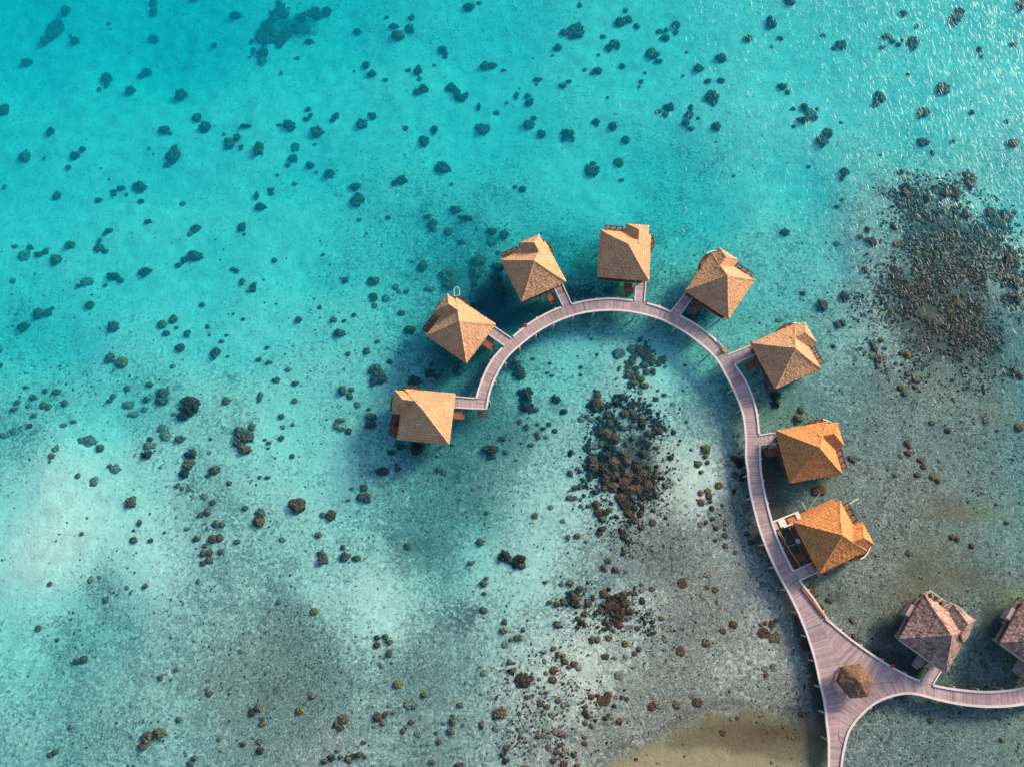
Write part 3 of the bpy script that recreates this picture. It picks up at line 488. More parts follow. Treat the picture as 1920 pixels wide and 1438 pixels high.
(960, 1078, """310,550,22,22,b;345,595,26,32,b;385,620,24,32,b;400,650,28,26,t;465,665,32,28,t;430,688,26,18,t;500,700,24,18,p;312,712,34,32,t;305,785,34,32,t;255,735,20,20,p;80,785,66,54,D;10,715,26,20,b;15,658,16,12,b;150,738,12,9,d;245,645,18,26,p;205,780,16,16,p;120,915,30,22,b;220,960,32,28,b;348,940,24,22,o;265,985,28,24,b;385,975,26,24,p;595,912,26,26,t;642,900,20,18,t;690,940,50,40,t;720,900,32,34,t;783,915,20,16,p;825,917,20,18,t;862,927,18,18,t;845,860,13,13,D;765,978,16,16,D;550,985,26,18,b;545,1030,30,26,D;565,1060,26,22,D;550,1110,24,24,d;595,1130,20,24,d;625,1088,18,12,D;700,1070,24,18,D;725,1045,16,12,D;807,1095,30,28,t;57,1035,18,18,o;545,1260,26,20,t;545,1215,20,12,b;1045,990,32,32,t;1055,955,22,16,o;1100,970,36,38,p;1230,972,34,36,b;1390,955,40,38,t;1350,900,28,24,p;1275,1060,26,22,p;907,695,15,13,p;195,1205,26,22,b;240,1195,22,22,p;65,1215,16,20,b;370,1190,32,24,b;325,1170,28,28,p;270,1283,22,22,o;362,1272,24,22,b;330,1330,22,22,t;382,1340,28,30,b;312,1388,28,26,t;465,1340,28,30,b;390,1415,32,28,t;490,1425,28,18,t;100,1432,38,12,b;1580,1178,30,28,t;1650,1075,22,20,p;1690,1072,18,16,t;1775,657,14,12,O;1895,705,28,28,p;1905,750,22,24,t;1630,870,13,18,d;1292,1357,13,9,b;930,1380,18,14,t;300,1050,28,26,p;230,1020,16,12,b;800,750,34,34,p;220,880,22,16,p;260,880,20,16,b;1230,850,12,10,p"""),
(1440, 900, """1275,5,26,22,t;1380,425,28,24,t;1418,438,26,26,t;1528,492,26,26,t;1790,318,22,20,b;1057,545,30,28,b;633,1053,24,26,b;335,830,44,44,b;465,900,34,24,b;405,950,20,22,t;660,1180,36,34,d;1710,178,14,14,d;220,1040,26,38,t;285,1240,38,46,t;50,1180,46,40,b;30,1080,28,36,t;60,1050,18,18,b;45,1400,28,32,p;195,1270,11,10,D;12,1268,8,8,D;247,1756,24,24,t;1752,1943,20,20,o;1440,1740,14,16,D;1222,1797,30,22,d;430,1750,12,12,d"""),
]
ICO = {}
def ico(n):
    if n not in ICO:
        import bmesh
        bm = bmesh.new(); bmesh.ops.create_icosphere(bm, subdivisions=n, radius=1)
        bm.verts.ensure_lookup_table()
        ICO[n] = (np.array([v.co[:] for v in bm.verts]), [tuple(v.index for v in f.verts) for f in bm.faces]); bm.free()
    return ICO[n]

def coral_shape(look, seed, sub):
    """Unit coral head: outline about radius 1 in x and y, lower half buried."""
    V, Fc = ico(sub)
    out = []
    o = Vector((seed * 7.3, seed * 3.1, seed * 1.7))
    for p in V:
        d = Vector(p)
        f1 = noise.noise(d * 1.3 + o); f2 = noise.noise(d * 3.0 + o); f3 = noise.noise(d * 6.5 + o)
        cell = noise.voronoi(d * 2.6 + o)[0][0]
        f4 = noise.noise(d * 13.0 + o)
        if look in 'oO':
            r = 0.97 + .10 * f1 + .03 * f3; h = .62
            dim = math.exp(-((d.x ** 2 + d.y ** 2) / .03)) * .30 if d.z > 0 else 0
            out.append((d.x * r, d.y * r, (d.z * .62 - dim) * r)); continue
        if look == 't':
            r = 0.92 + .22 * f1 + .10 * f2 + .08 * f3 + .05 * f4 + .20 * (0.5 - cell); h = .66
        elif look == 'p':
            r = 0.92 + .34 * f1 + .16 * f2 + .08 * f3; h = .34
        elif look == 'D':
            r = 0.86 + .50 * f1 + .38 * f2 + .26 * f3 + .16 * f4 + .34 * (.5 - cell); h = .60
        else:
            r = 0.90 + .38 * f1 + .26 * f2 + .22 * f3 + .13 * f4 + .34 * (.5 - cell); h = .60
        z = d.z * h * r
        if look == 'p' and z > 0: z = z * .8 + .05 * f3
        out.append((d.x * r, d.y * r, z))
    return out, Fc

HEADS = []
for ox, oy, s in TILES:
    for e in s.replace('\n', '').split(';'):
        X, Y, rx, ry, look = e.split(',')
        px, py = ox + float(X) / 3.994, oy + float(Y) / 3.994
        rx, ry = float(rx) / 3.994, float(ry) / 3.994
        w = wpt(px, py, -1.5)
        d = float(depth_at(np.array([w.x]), np.array([w.y]))[0])
        w = wpt(px, py, -d + .15)
        sx = (wpt(px + rx, py, -d) - wpt(px, py, -d)).length
        sy = (wpt(px, py + ry, -d) - wpt(px, py, -d)).length
        HEADS.append([px, py, w.x, w.y, d, sx, sy, look])
HEADS.sort(key=lambda q: -q[5] * q[6])
COUNT, LIMIT = len(HEADS), 300
WORDNUM = {0: '', .5: 'half', 1: 'one', 1.5: 'one and a half', 2: 'two', 2.5: 'two and a half', 3: 'three', 3.5: 'three and a half', 4: 'four', 4.5: 'four and a half', 5: 'five', 5.5: 'five and a half', 6: 'six'}
MARKS = [("topmost bungalow", 1172, 472), ("leftmost bungalow", 797, 780), ("hexagonal kiosk", 1600, 1275),
         ("top left corner", 0, 0), ("top right corner", 1920, 0), ("bottom left corner", 0, 1438), ("left edge's middle", 0, 719), ("top edge's middle", 960, 0),
         ("bottom edge's middle", 960, 1438), ("right edge's middle", 1920, 719), ("photo centre", 960, 719)]
LOOKS = {'d': 'dark ragged', 'D': 'black craggy', 'b': 'brown knobbly', 't': 'russet rounded', 'o': 'olive domed', 'O': 'mustard domed', 'p': 'pale low'}
def num(v):
    v = round(v * 2) / 2
    return WORDNUM.get(v, str(v))
USED = {}
def head_label(px, py, r, look):
    size = 'huge' if r > 1.6 else 'large' if r > 1.05 else 'middling' if r > .78 else 'small'
    best = None
    for q in sorted(MARKS, key=lambda q: abs(q[1] - px) + abs(q[2] - py)):
        dx, dy = (px - q[1]) / 97, (py - q[2]) / 97
        hx, hy = round(abs(px - q[1]) / 27), round(abs(py - q[2]) / 27)
        bits = []
        if hx: bits.append(f"{hx} {'right' if dx > 0 else 'left'}")
        if hy: bits.append(f"{hy} {'down' if dy > 0 else 'up'}")
        lab = f"{size} {LOOKS[look]} coral, {' and '.join(bits)} in walkway widths from {q[0]}" if bits else f"{size} {LOOKS[look]} coral right at the {q[0]}"
        if len(lab.replace(',', ' ').split()) <= 16:
            if best is None: best = lab
            if lab not in USED: best = lab; break
    return best

CORAL_MESH = {}
def coral_mesh(look, k):
    key = (look, k)
    if key not in CORAL_MESH:
        v, f = coral_shape(look, k * 3 + ord(look) % 17 + 1, 4 if look in 'dDbt' else 3)
        mb = MB().add(v, f)
        CORAL_MESH[key] = mb.mesh("coral_head", M['o' if look == 'O' else look], True)
    return CORAL_MESH[key]
M['O'] = coral_mat("mustard_coral", (0.06, 0.047, 0.014), (0.15, 0.12, 0.04), (0.24, 0.195, 0.08), 4.0)
for i, (px, py, x, y, d, sx, sy, look) in enumerate(HEADS[:LIMIT]):
    k = (i * 5 + int(px)) % 6
    me_ = coral_mesh(look, k)
    if look == 'O': me_.materials[0] = M['O']
    o = obj("coral_head", me_)
    top = min(1.0, max(.28, (d - .02) / (.62 * max(sx, sy))))
    o.location = (x, y, -d + .02)
    hz = min(max(sx, sy), 1.3)
    if hz * .66 > d - .05: hz = max(.1, (d - .05) / .66)
    o.scale = (sx * 1.04, sy * 1.04, hz)
    if abs(sx - sy) < .12 * sx: o.rotation_euler = (0, 0, (i * 2.4) % 6.28)
    lab = head_label(px, py, (sx * sy) ** .5, look)
    USED[lab] = USED.get(lab, 0) + 1
    tag(o, lab, "coral head", "coral heads on the lagoon floor")
print("heads", COUNT, "dup labels", sum(v - 1 for v in USED.values()))

def mound_mesh(items, mat_key, name, label, sub=2):
    """items: (x, y, z, sx, sy, sz, look) merged into one object of countless little heads."""
    shapes = {}
    looks = sorted({q[6] for q in items})
    allv, allf, mi = [], [], []
    base = 0
    for j, (x, y, z, sx, sy, sz, look) in enumerate(items):
        key = (look, j % 5)
        if key not in shapes:
            v, f = coral_shape(look, j % 5 + 20, sub); shapes[key] = (np.array(v), np.array(f))
        v, f = shapes[key]
        a_ = (j * 1.7) % 6.28
        if abs(sx - sy) < .25 * sx: c_, s_ = math.cos(a_), math.sin(a_)
        else: c_, s_ = 1, 0
        q = np.stack([x + (v[:, 0] * c_ - v[:, 1] * s_) * sx, y + (v[:, 0] * s_ + v[:, 1] * c_) * sy, z + v[:, 2] * sz], -1)
        allv.append(q); allf.append(f + base); base += len(v)
        mi.append(np.full(len(f), looks.index(look), np.int32))
    V_, F_, I_ = np.concatenate(allv), np.concatenate(allf), np.concatenate(mi)
    me = bpy.data.meshes.new(name)
    me.vertices.add(len(V_)); me.vertices.foreach_set("co", V_.astype(np.float32).ravel())
    me.loops.add(F_.size); me.loops.foreach_set("vertex_index", F_.astype(np.int32).ravel())
    me.polygons.add(len(F_)); me.polygons.foreach_set("loop_start", np.arange(0, F_.size, 3, dtype=np.int32))
    me.polygons.foreach_set("loop_total", np.full(len(F_), 3, np.int32))
    for l in looks: me.materials.append(M[l])
    me.polygons.foreach_set("material_index", I_)
    me.update(calc_edges=True); me.shade_smooth()
    return tag(obj(name, me), label, name.replace('_', ' '), kind="stuff")

rest = []
for px, py, x, y, d, sx, sy, look in HEADS[LIMIT:]:
    rest.append((x, y, -d + .02, sx * 1.05, sy * 1.05, min(max(sx, sy), max(.1, (d - .05) / .66)), look))
mound_mesh(rest, None, "small_corals", "small dark and brown coral lumps strewn between the larger heads")

# dense thickets
def scatter_poly(polys, n, rmin, rmax, looks, seed, holes=()):
    rr = random.Random(seed); items = []
    W = [[wpt(a, b, -1.0) for a, b in P] for P in polys]
    H = [(wpt(a, b, -1.0), r) for a, b, r in holes]
    def inside(P, x, y):
        c = False
        for a, b in zip(P, P[1:] + P[:1]):
            if (a.y > y) != (b.y > y) and x < (b.x - a.x) * (y - a.y) / (b.y - a.y) + a.x: c = not c
        return c
    x0 = min(p.x for P in W for p in P) - 2; x1 = max(p.x for P in W for p in P) + 2
    y0 = min(p.y for P in W for p in P) - 2; y1 = max(p.y for P in W for p in P) + 2
    tries = 0
    while len(items) < n and tries < n * 60:
        tries += 1
        x, y = rr.uniform(x0, x1), rr.uniform(y0, y1)
        # noisy membership: a feathered, ragged edge
        jt = rr.gauss(0, 1.0); jx = x + jt + 3.0 * noise.noise(Vector((x * .35, y * .35, seed))); jy = y + jt + 3.0 * noise.noise(Vector((x * .35, y * .35, seed + 9)))
        if not any(inside(P, jx, jy) for P in W): continue
        if noise.noise(Vector((x * .22, y * .22, seed + 3))) + .5 * noise.noise(Vector((x * .8, y * .8, seed + 5))) < -.13: continue
        if any((h.x - x) ** 2 + (h.y - y) ** 2 < (r * .1) ** 2 for h, r in H): continue
        r = rmin + (rmax - rmin) * rr.random() ** 2
        items.append((x, y, r, rr.choice(looks)))
    xs_ = np.array([i[0] for i in items]); ys_ = np.array([i[1] for i in items])
    ds = depth_at(xs_, ys_)
    return [(x, y, -d, r, r * rr.uniform(.7, 1.2), min(r * 1.2, max(.1, (d - .05) / .7)), l) for (x, y, r, l), d in zip(items, ds)]
q = lambda ox, oy, s: [(ox + a / 3.994, oy + b / 3.994) for a, b in s]
A = q(1440, 280, [(980, 220), (1080, 270), (1130, 330), (1300, 280), (1440, 290), (1450, 410), (1300, 450), (1270, 530), (1400, 600), (1500, 620), (1600, 470), (1720, 440), (1820, 480), (1840, 600), (1750, 640), (1840, 700), (1900, 780), (1870, 900), (1900, 990), (1910, 1100), (1850, 1210), (1760, 1100), (1730, 960), (1640, 870), (1500, 830), (1380, 850), (1300, 800), (1120, 830), (1030, 740), (1000, 620), (1050, 520), (1000, 430), (950, 300)])
B = q(1440, 280, [(1150, 830), (1300, 870), (1480, 850), (1620, 900), (1580, 1040), (1480, 1090), (1480, 1200), (1560, 1300), (1700, 1400), (1720, 1540), (1660, 1600), (1600, 1590), (1420, 1520), (1320, 1420), (1180, 1300), (1060, 1190), (860, 1060), (900, 990), (1010, 950), (1080, 870)])
FR = [(1650, 330), (1740, 320), (1850, 340), (1915, 420), (1925, 620), (1890, 720), (1790, 740), (1650, 700), (1590, 620), (1600, 520), (1660, 430)]
items = scatter_poly([FR], 5200, .06, .28, 'gDDDd', 31) + scatter_poly([A], 4300, .10, .44, 'ggDDbd', 4) + scatter_poly([B], 5000, .09, .42, 'gDDDbt', 5)
mound_mesh(items, None, "coral_thicket", "broad grey brown coral thicket spread over the shallows beyond the right hand bungalows", 2)
P1 = q(480, 0, [(-40, 210), (0, 130), (90, 60), (90, -30), (440, -30), (430, 30), (310, 80), (290, 160), (190, 190), (120, 250), (20, 290), (-30, 250)])
mound_mesh(scatter_poly([P1], 420, .3, .9, 'ddb', 6), None, "coral_reef_patch", "dark teal coral reef patch at the top edge of the deep water", 2)
P2 = q(960, 560, [(690, 830), (760, 810), (930, 840), (1000, 880), (1020, 960), (1130, 960), (1140, 1030), (1060, 1040), (980, 1060), (900, 1040), (870, 1100), (900, 1140), (1010, 1120), (1020, 1160), (960, 1210), (1010, 1290), (1060, 1350), (1090, 1438), (1060, 1480), (900, 1470), (880, 1520), (940, 1580), (920, 1660), (860, 1670), (800, 1590), (780, 1510), (700, 1450), (620, 1440), (600, 1330), (560, 1290), (550, 1200), (600, 1150), (640, 1100), (640, 980), (690, 960)])
P2b = q(960, 560, [(540, 790), (620, 690), (690, 715), (760, 780), (720, 830), (580, 840)])
P2F = [(1100, 740), (1190, 720), (1260, 790), (1270, 880), (1260, 960), (1200, 1040), (1140, 1050), (1100, 990), (1080, 900), (1090, 820)]
P2c = q(960, 560, [(850, 350), (1030, 340), (1040, 450), (1080, 560), (1060, 620), (1010, 690), (930, 660), (850, 620), (900, 560), (920, 490), (860, 450)])
mound_mesh(scatter_poly([P2, P2b], 2300, .10, .46, 'DDDDt', 8) + scatter_poly([P2F], 1500, .05, .24, 'DDDdb', 41), None, "coral_bank", "dense russet and black coral bank inside the boardwalk ring", 2)
mound_mesh(scatter_poly([P2c], 260, .2, .6, 'bbpo', 9), None, "coral_rock_bed", "grey brown coral rock bed just inside the top of the boardwalk ring", 2)
P3 = q(960, 880, [(740, 960), (820, 910), (880, 930), (880, 990), (870, 1060), (860, 1160), (780, 1160), (690, 1100), (635, 1060), (660, 1010)])
P3b = q(960, 880, [(400, 930), (500, 880), (540, 900), (500, 1040), (420, 1000)])
P3c = q(960, 880, [(930, 1110), (1000, 1070), (1090, 1140), (1070, 1230), (1020, 1240), (1000, 1180)])
mound_mesh(scatter_poly([P3, P3b], 260, .14, .5, 'DDt', 12) + scatter_poly([P3c], 60, .08, .24, 'D', 13) + scatter_poly([[(1030, 1100), (1100, 1090), (1230, 1100), (1250, 1190), (1180, 1210), (1060, 1190)]], 500, .05, .2, 'DDd', 43) + scatter_poly([[(960, 1230), (1060, 1210), (1120, 1300), (1130, 1400), (1080, 1445), (940, 1445), (930, 1330)]], 900, .05, .24, 'DbbdD', 44), None, "coral_clump", "black and russet coral clumps below the middle of the lagoon", 2)
# loose rubble strewn over the shallow flats
def strew(n, seed):
    rr = random.Random(seed); c = []
    while len(c) < n:
        px, py = rr.uniform(-20, 1940), rr.uniform(420, 1450)
        w = wpt(px, py, -1)
        c.append((w.x, w.y, rr.random(), rr.random()))
    a_ = np.array(c); cv = np.clip(idw(_cc, a_[:, 0], a_[:, 1], -1.0, 3.0), 0, 1)
    cl = vnoise(a_[:, 0], a_[:, 1], .16, 40)
    keep = a_[:, 2] < (cv * .8 + .08) * (cl > .42) + .03
    a_ = a_[keep]; ds = depth_at(a_[:, 0], a_[:, 1])
    it = []
    for (x, y, _, u), d in zip(a_, ds):
        r = .06 + .22 * u ** 4
        it.append((x, y, -d, r, r * rr.uniform(.6, 1.3), min(r, max(.05, (d - .05) / .7)), rr.choice('ddbbpD')))
    return it
mound_mesh(strew(34000, 3), None, "coral_rubble", "loose grey and black coral rubble scattered over the pale flats", 1)
# ------------------------------------------------------------------ boardwalk
DZ = 1.5
def W2(p, z=DZ): v = wpt(p[0], p[1], z); return (v.x, v.y)
def smooth_chain(P, step):
    """Catmull-Rom through world points, resampled about every step metres."""
    P = [Vector((*p, 0)) for p in P]
    out = []
    for i in range(len(P) - 1):
        p0, p1, p2, p3 = P[max(i - 1, 0)], P[i], P[i + 1], P[min(i + 2, len(P) - 1)]
        n = max(1, int((p2 - p1).length / step))
        for k in range(n):
            s = k / n
            q_ = 0.5 * (2 * p1 + (p2 - p0) * s + (2 * p0 - 5 * p1 + 4 * p2 - p3) * s * s + (3 * p1 - p0 - 3 * p2 + p3) * s ** 3)
            out.append((q_.x, q_.y))
    out.append((P[-1].x, P[-1].y))
    return out
def arclen(P):
    s = [0]
    for a_, b_ in zip(P, P[1:]): s.append(s[-1] + math.hypot(b_[0] - a_[0], b_[1] - a_[1]))
    return s
def at_s(P, S, s):
    s = min(max(s, 0), S[-1])
    i = max(0, min(len(S) - 2, int(np.searchsorted(S, s)) - 1))
    t_ = (s - S[i]) / max(S[i + 1] - S[i], 1e-9)
    return (P[i][0] + (P[i + 1][0] - P[i][0]) * t_, P[i][1] + (P[i + 1][1] - P[i][1]) * t_)

OUT = [(893, 766), (893.5, 747), (901, 721), (914, 690), (929.4, 666.6), (946, 649), (959, 634.7), (987.7, 610.7), (1013, 594.8), (1042, 580.5), (1072.7, 570.9), (1103.6, 564), (1148, 560.3), (1190.4, 564.7), (1208, 568), (1234.8, 575.6), (1257.7, 585), (1275, 593), (1297.4, 604.8), (1321, 620.8), (1341.9, 638.9), (1363.6, 665.6), (1376.6, 683.4), (1396.7, 713), (1411, 746), (1419, 776.7), (1422.7, 813), (1424, 834.6), (1426, 880), (1433.4, 925), (1448.4, 983.5), (1465, 1027), (1486.8, 1070.3), (1498.5, 1087.8), (1524.8, 1121), (1531, 1131)]
INN = [(911.6, 767), (918.7, 732.8), (930.5, 704), (948, 673.7), (969.6, 652), (999, 628.4), (1027.5, 610.7), (1059.4, 596.6), (1093, 586.8), (1128.4, 582.4), (1162, 582.4), (1196, 587), (1234.8, 597.2), (1264, 611), (1297.4, 632), (1340, 669), (1363.6, 708), (1380, 741), (1393, 776.7), (1398, 817), (1398.5, 857), (1401.7, 880), (1406.7, 921.7), (1421.7, 983.5), (1438.4, 1030), (1458.4, 1073.7), (1480, 1113.6), (1497.4, 1149.7)]
WE = [(1497.4, 1149.7), (1512.4, 1187), (1527.3, 1234.4), (1537.3, 1279), (1546, 1316.6), (1549.7, 1354), (1553.5, 1391), (1553.5, 1438), (1553, 1520)]
NE = [(1531, 1131), (1552, 1161), (1587, 1192), (1629.4, 1223), (1674, 1251.8), (1711, 1271), (1724, 1275.5), (1749, 1284), (1788.8, 1291.7), (1841, 1296.6), (1878.4, 1295.4), (1913, 1290.4), (1955, 1278), (1990, 1262)]
SE = [(1571, 1520), (1577, 1438), (1582, 1403.7), (1592, 1368.8), (1612, 1341.5), (1639.4, 1317.8), (1671.7, 1304), (1701.6, 1299), (1729, 1302.9), (1766, 1312.8), (1816, 1321.5), (1868.4, 1324), (1920, 1319), (1965, 1307), (2002, 1290)]
wOUT, wINN, wWE, wNE, wSE = (smooth_chain([W2(p) for p in c], .5) for c in (OUT, INN, WE, NE, SE))

deck = MB()
rb = random.Random(5)
def tone_at(x, y, r_):
    g = .5 + .5 * noise.noise(Vector((x * .11, y * .11, 3.3)))
    k = .78 + .26 * g + rb.uniform(-.2, .2)
    if rb.random() < .05: k *= rb.choice((.72, 1.22))
    return (k * (1 + .05 * (g - .5)), k, k * (1 + .08 * (.5 - g)))
def boards(pairs, width=.26):
    """Boards laid across from a to b between successive pairs."""
    for (a0, b0), (a1, b1) in zip(pairs, pairs[1:]):
        la = math.hypot(a1[0] - a0[0], a1[1] - a0[1]); lb = math.hypot(b1[0] - b0[0], b1[1] - b0[1])
        n = max(1, round(max(la, lb) / width))
        for k in range(n):
            s0, s1 = (k + .08) / n, (k + .92) / n
            L = lambda p, r, s: (p[0] + (r[0] - p[0]) * s, p[1] + (r[1] - p[1]) * s)
            q_ = [L(a0, a1, s0), L(b0, b1, s0), L(b0, b1, s1), L(a0, a1, s1)]
            if (math.hypot(q_[0][0] - q_[1][0], q_[0][1] - q_[1][1]) + math.hypot(q_[2][0] - q_[3][0], q_[2][1] - q_[3][1])) < .3: continue
            area = sum(q_[i][0] * q_[(i + 1) % 4][1] - q_[(i + 1) % 4][0] * q_[i][1] for i in range(4))
            if abs(area) < .01: continue
            if area < 0: q_ = q_[::-1]
            z = DZ + rb.uniform(-.012, .0)
            vs_ = [(p[0], p[1], z - .05) for p in q_] + [(p[0], p[1], z) for p in q_]
            deck.add(vs_, [(3, 2, 1, 0), (4, 5, 6, 7), (0, 1, 5, 4), (1, 2, 6, 5), (2, 3, 7, 6), (3, 0, 4, 7)], tone_at(*q_[0], 0))
SO, SI = arclen(wOUT), arclen(wINN)
# match the two edges of the curved walk: the short end piece first
off = 1.9
n = 260
pairs = []
for k in range(n + 1):
    s = k / n
    pairs.append((at_s(wOUT, SO, off * (1 - s) * 0 + (SO[-1]) * s), at_s(wINN, SI, SI[-1] * s)))
# nearest-normal pairing keeps the boards square to the walk
sq = []
for k in range(n + 1):
    a_ = at_s(wINN, SI, SI[-1] * k / n)
    g0 = SO[-1] * k / n
    best = min((at_s(wOUT, SO, g0 + d_) for d_ in np.linspace(-5, 5, 61)), key=lambda p: (p[0] - a_[0]) ** 2 + (p[1] - a_[1]) ** 2) if 6 < k < n - 4 else at_s(wOUT, SO, g0)
    sq.append((best, a_))
boards(sq)
J = lambda s: [tuple(W2((float(a_), float(b_))) for a_, b_ in (u.split('/') for u in e.split('-'))) for e in s.split(';')]
boards(J("1497.4/1149.7-1530/1131;1509.6/1180-1541/1167;1522/1217-1559/1207;1530/1247-1572/1237;1537.3/1279-1600/1265;1543/1303-1600/1290;1546/1316-1580/1308;1548.5/1334-1575/1331;1549.7/1354-1573/1352;1553/1385-1571.5/1384;1553.5/1400-1582/1401;1553.5/1438-1577/1438;1553/1510-1572/1510"))
boards(J("1532/1131-1530/1133;1552/1161-1541/1172;1570/1177-1553/1198;1587/1192-1560/1218;1607/1207-1575/1240;1629.4/1223-1600/1268;1655/1240-1634/1283;1674/1251.8-1659.5/1278;1697/1263-1684/1279;1712/1271-1711/1273"))
boards(J("1584/1398-1583/1399;1587/1385-1572.5/1382;1592/1368.8-1573/1358;1602/1354-1574/1337;1612/1341.5-1578/1318;1625/1329-1588/1300;1639.4/1317.8-1608/1285;1655/1310-1634/1284;1671.7/1304-1659.5/1279;1687/1300.5-1680/1280;1701.6/1299-1697/1275;1714/1301-1712/1273"))
boards(J("1712/1271-1714/1301;1724/1275.5-1729/1302.9;1749/1284-1750/1308;1788.8/1291.7-1789/1317;1841/1296.6-1842/1323;1878.4/1295.4-1880/1323;1913/1290.4-1920/1319;1955/1278-1965/1307;1990/1262-2002/1290"))

walk = empty("boardwalk", (*W2((1300, 800)), 0))
tag(walk, "long curved timber boardwalk on piles with pale kerbs and a wide forked end", "boardwalk")
base = walk.location.copy()
def under(o, root=walk):
    o.parent = root; o.location = -root.location if root.rotation_euler.z == 0 else o.location
    return o
loop = wWE + wSE + wNE[::-1]
deck.prism(loop, DZ - .075, DZ - .055, (.5, .48, .48))
under(deck.build("deck", M['plank']))
# dark frame under the boards, seen through the gaps
fr = MB()
poly = [p for p in wOUT] + [p for p in wNE[1:]]
def strip(mb, A_, B_, z0, z1, n_):
    Sa, Sb = arclen(A_), arclen(B_)
    for k in range(n_):
        a0, a1 = at_s(A_, Sa, Sa[-1] * k / n_), at_s(A_, Sa, Sa[-1] * (k + 1) / n_)
        b0, b1 = at_s(B_, Sb, Sb[-1] * k / n_), at_s(B_, Sb, Sb[-1] * (k + 1) / n_)
        mb.prism([a0, a1, b1, b0], z0, z1)
for c in (wOUT, wINN, wWE, wNE, wSE):
    P_ = c[::4] + [c[-1]]
    for a_, b_ in zip(P_, P_[1:]):
        fr.beam((*a_, DZ - .17), (*b_, DZ - .17), .12, .2)
for k in range(0, len(sq), 3):
    (a_, b_) = sq[k]; fr.beam((*a_, DZ - .16), (*b_, DZ - .16), .12, .18)
under(fr.build("under_frame", M['darkwood']))
def kerb_chain(c, root, side=0.0, w=.34, h=.17, z=DZ, mat='kerb'):
    """One kerb: an unbroken band along the edge, mitred at its bends."""
    n_ = len(c); offs = []
    for i in range(n_):
        d1 = Vector(c[min(i + 1, n_ - 1)]) - Vector(c[max(i - 1, 0)])
        d1.normalize(); offs.append(Vector((-d1.y, d1.x)))
    mb = MB(); vs_ = []
    for (x, y), o_ in zip(c, offs):
        for s_ in (-w / 2, w / 2):
            for zz in (z - .12, z + h):
                vs_.append((x + o_.x * s_, y + o_.y * s_, zz))
    fs_ = []
    for i in range(n_ - 1):
        k = 4 * i
        fs_ += [(k + 1, k + 5, k + 7, k + 3), (k, k + 4, k + 5, k + 1), (k + 2, k + 3, k + 7, k + 6), (k, k + 2, k + 6, k + 4)]
    fs_ += [(0, 1, 3, 2), (4 * n_ - 4, 4 * n_ - 2, 4 * n_ - 1, 4 * n_ - 3)]
    o = mb.add(vs_, fs_).build("kerb", M[mat])
    return under(o, root)
def cut(c, gaps, z=DZ):
    """Split a chain where the little bridges join."""
    runs, cur = [], []
    for p in c:
        if any((p[0] - g[0]) ** 2 + (p[1] - g[1]) ** 2 < g[2] ** 2 for g in gaps):
            if len(cur) > 1: runs.append(cur)
            cur = []
        else: cur.append(p)
    if len(cur) > 1: runs.append(cur)
    return runs
BR = [  # bridges: edge one (hut end, walk end), edge two (hut end, walk end)
 [(850, 743.5), (892, 747), (850, 764), (893, 766.5)],
 [(925, 611.5), (959, 634.7), (914, 625.8), (946, 649)],
 [(1037, 535), (1055.8, 575.3), (1053, 530), (1072, 571)],
 [(1192.5, 520), (1190.4, 564.7), (1211.3, 520), (1208, 568)],
 [(1288, 546), (1257.7, 585), (1300, 555.5), (1274, 593)],
 [(1412, 646.5), (1363.6, 665.6), (1419, 663), (1376.6, 683)],
 [(1462, 810.2), (1422.5, 816), (1464, 829.5), (1424, 834.6)],
 [(1530, 1051), (1487, 1070.5), (1537, 1070), (1498, 1088)],
 [(1751, 1242), (1728, 1276.5), (1768, 1250), (1748, 1283.5)],
 [(1930, 1262), (1921, 1287), (1946, 1262), (1937, 1284)],
]
gaps = []
for b_ in BR:
    m1, m2 = W2(b_[1]), W2(b_[3])
    gaps.append(((m1[0] + m2[0]) / 2, (m1[1] + m2[1]) / 2, math.hypot(m1[0] - m2[0], m1[1] - m2[1]) / 2))
outer = wOUT + wNE[1:]
for run in cut(outer, gaps): kerb_chain(run, walk)
kerb_chain(wINN + wWE[1:], walk)
kerb_chain(wSE, walk)
kerb_chain([W2((893.5, 766)), W2((911.6, 767))], walk, w=.2)
# piles
pm = MB().tube((0, 0, -3.4), (0, 0, 1.42), .17, 10, .15)
pm.tube((0, 0, 1.42), (0, 0, 1.47), .15, 10, .11)
pile_me = pm.mesh("pile", M['pile'], False)
pile_sites = []
for c, sgn in ((wINN + wWE[1:], -1), (wOUT, 1), (wNE, 1), (wSE, -1)):
    S = arclen(c); n_ = int(S[-1] / 4.05)
    for k in range(n_ + 1):
        s = S[-1] * (k + .4) / (n_ + 1)
        p, p2 = at_s(c, S, s), at_s(c, S, s + .3)
        d_ = Vector((p2[0] - p[0], p2[1] - p[1])).normalized()
        nrm = Vector((-d_.y, d_.x))
        pile_sites.append((p[0] + nrm.x * .33 * sgn, p[1] + nrm.y * .33 * sgn))
print("piles", len(pile_sites))
for x, y in pile_sites[:100]:
    o = obj("pile", pile_me, walk)
    o.location = Vector((x, y, 0)) - walk.location

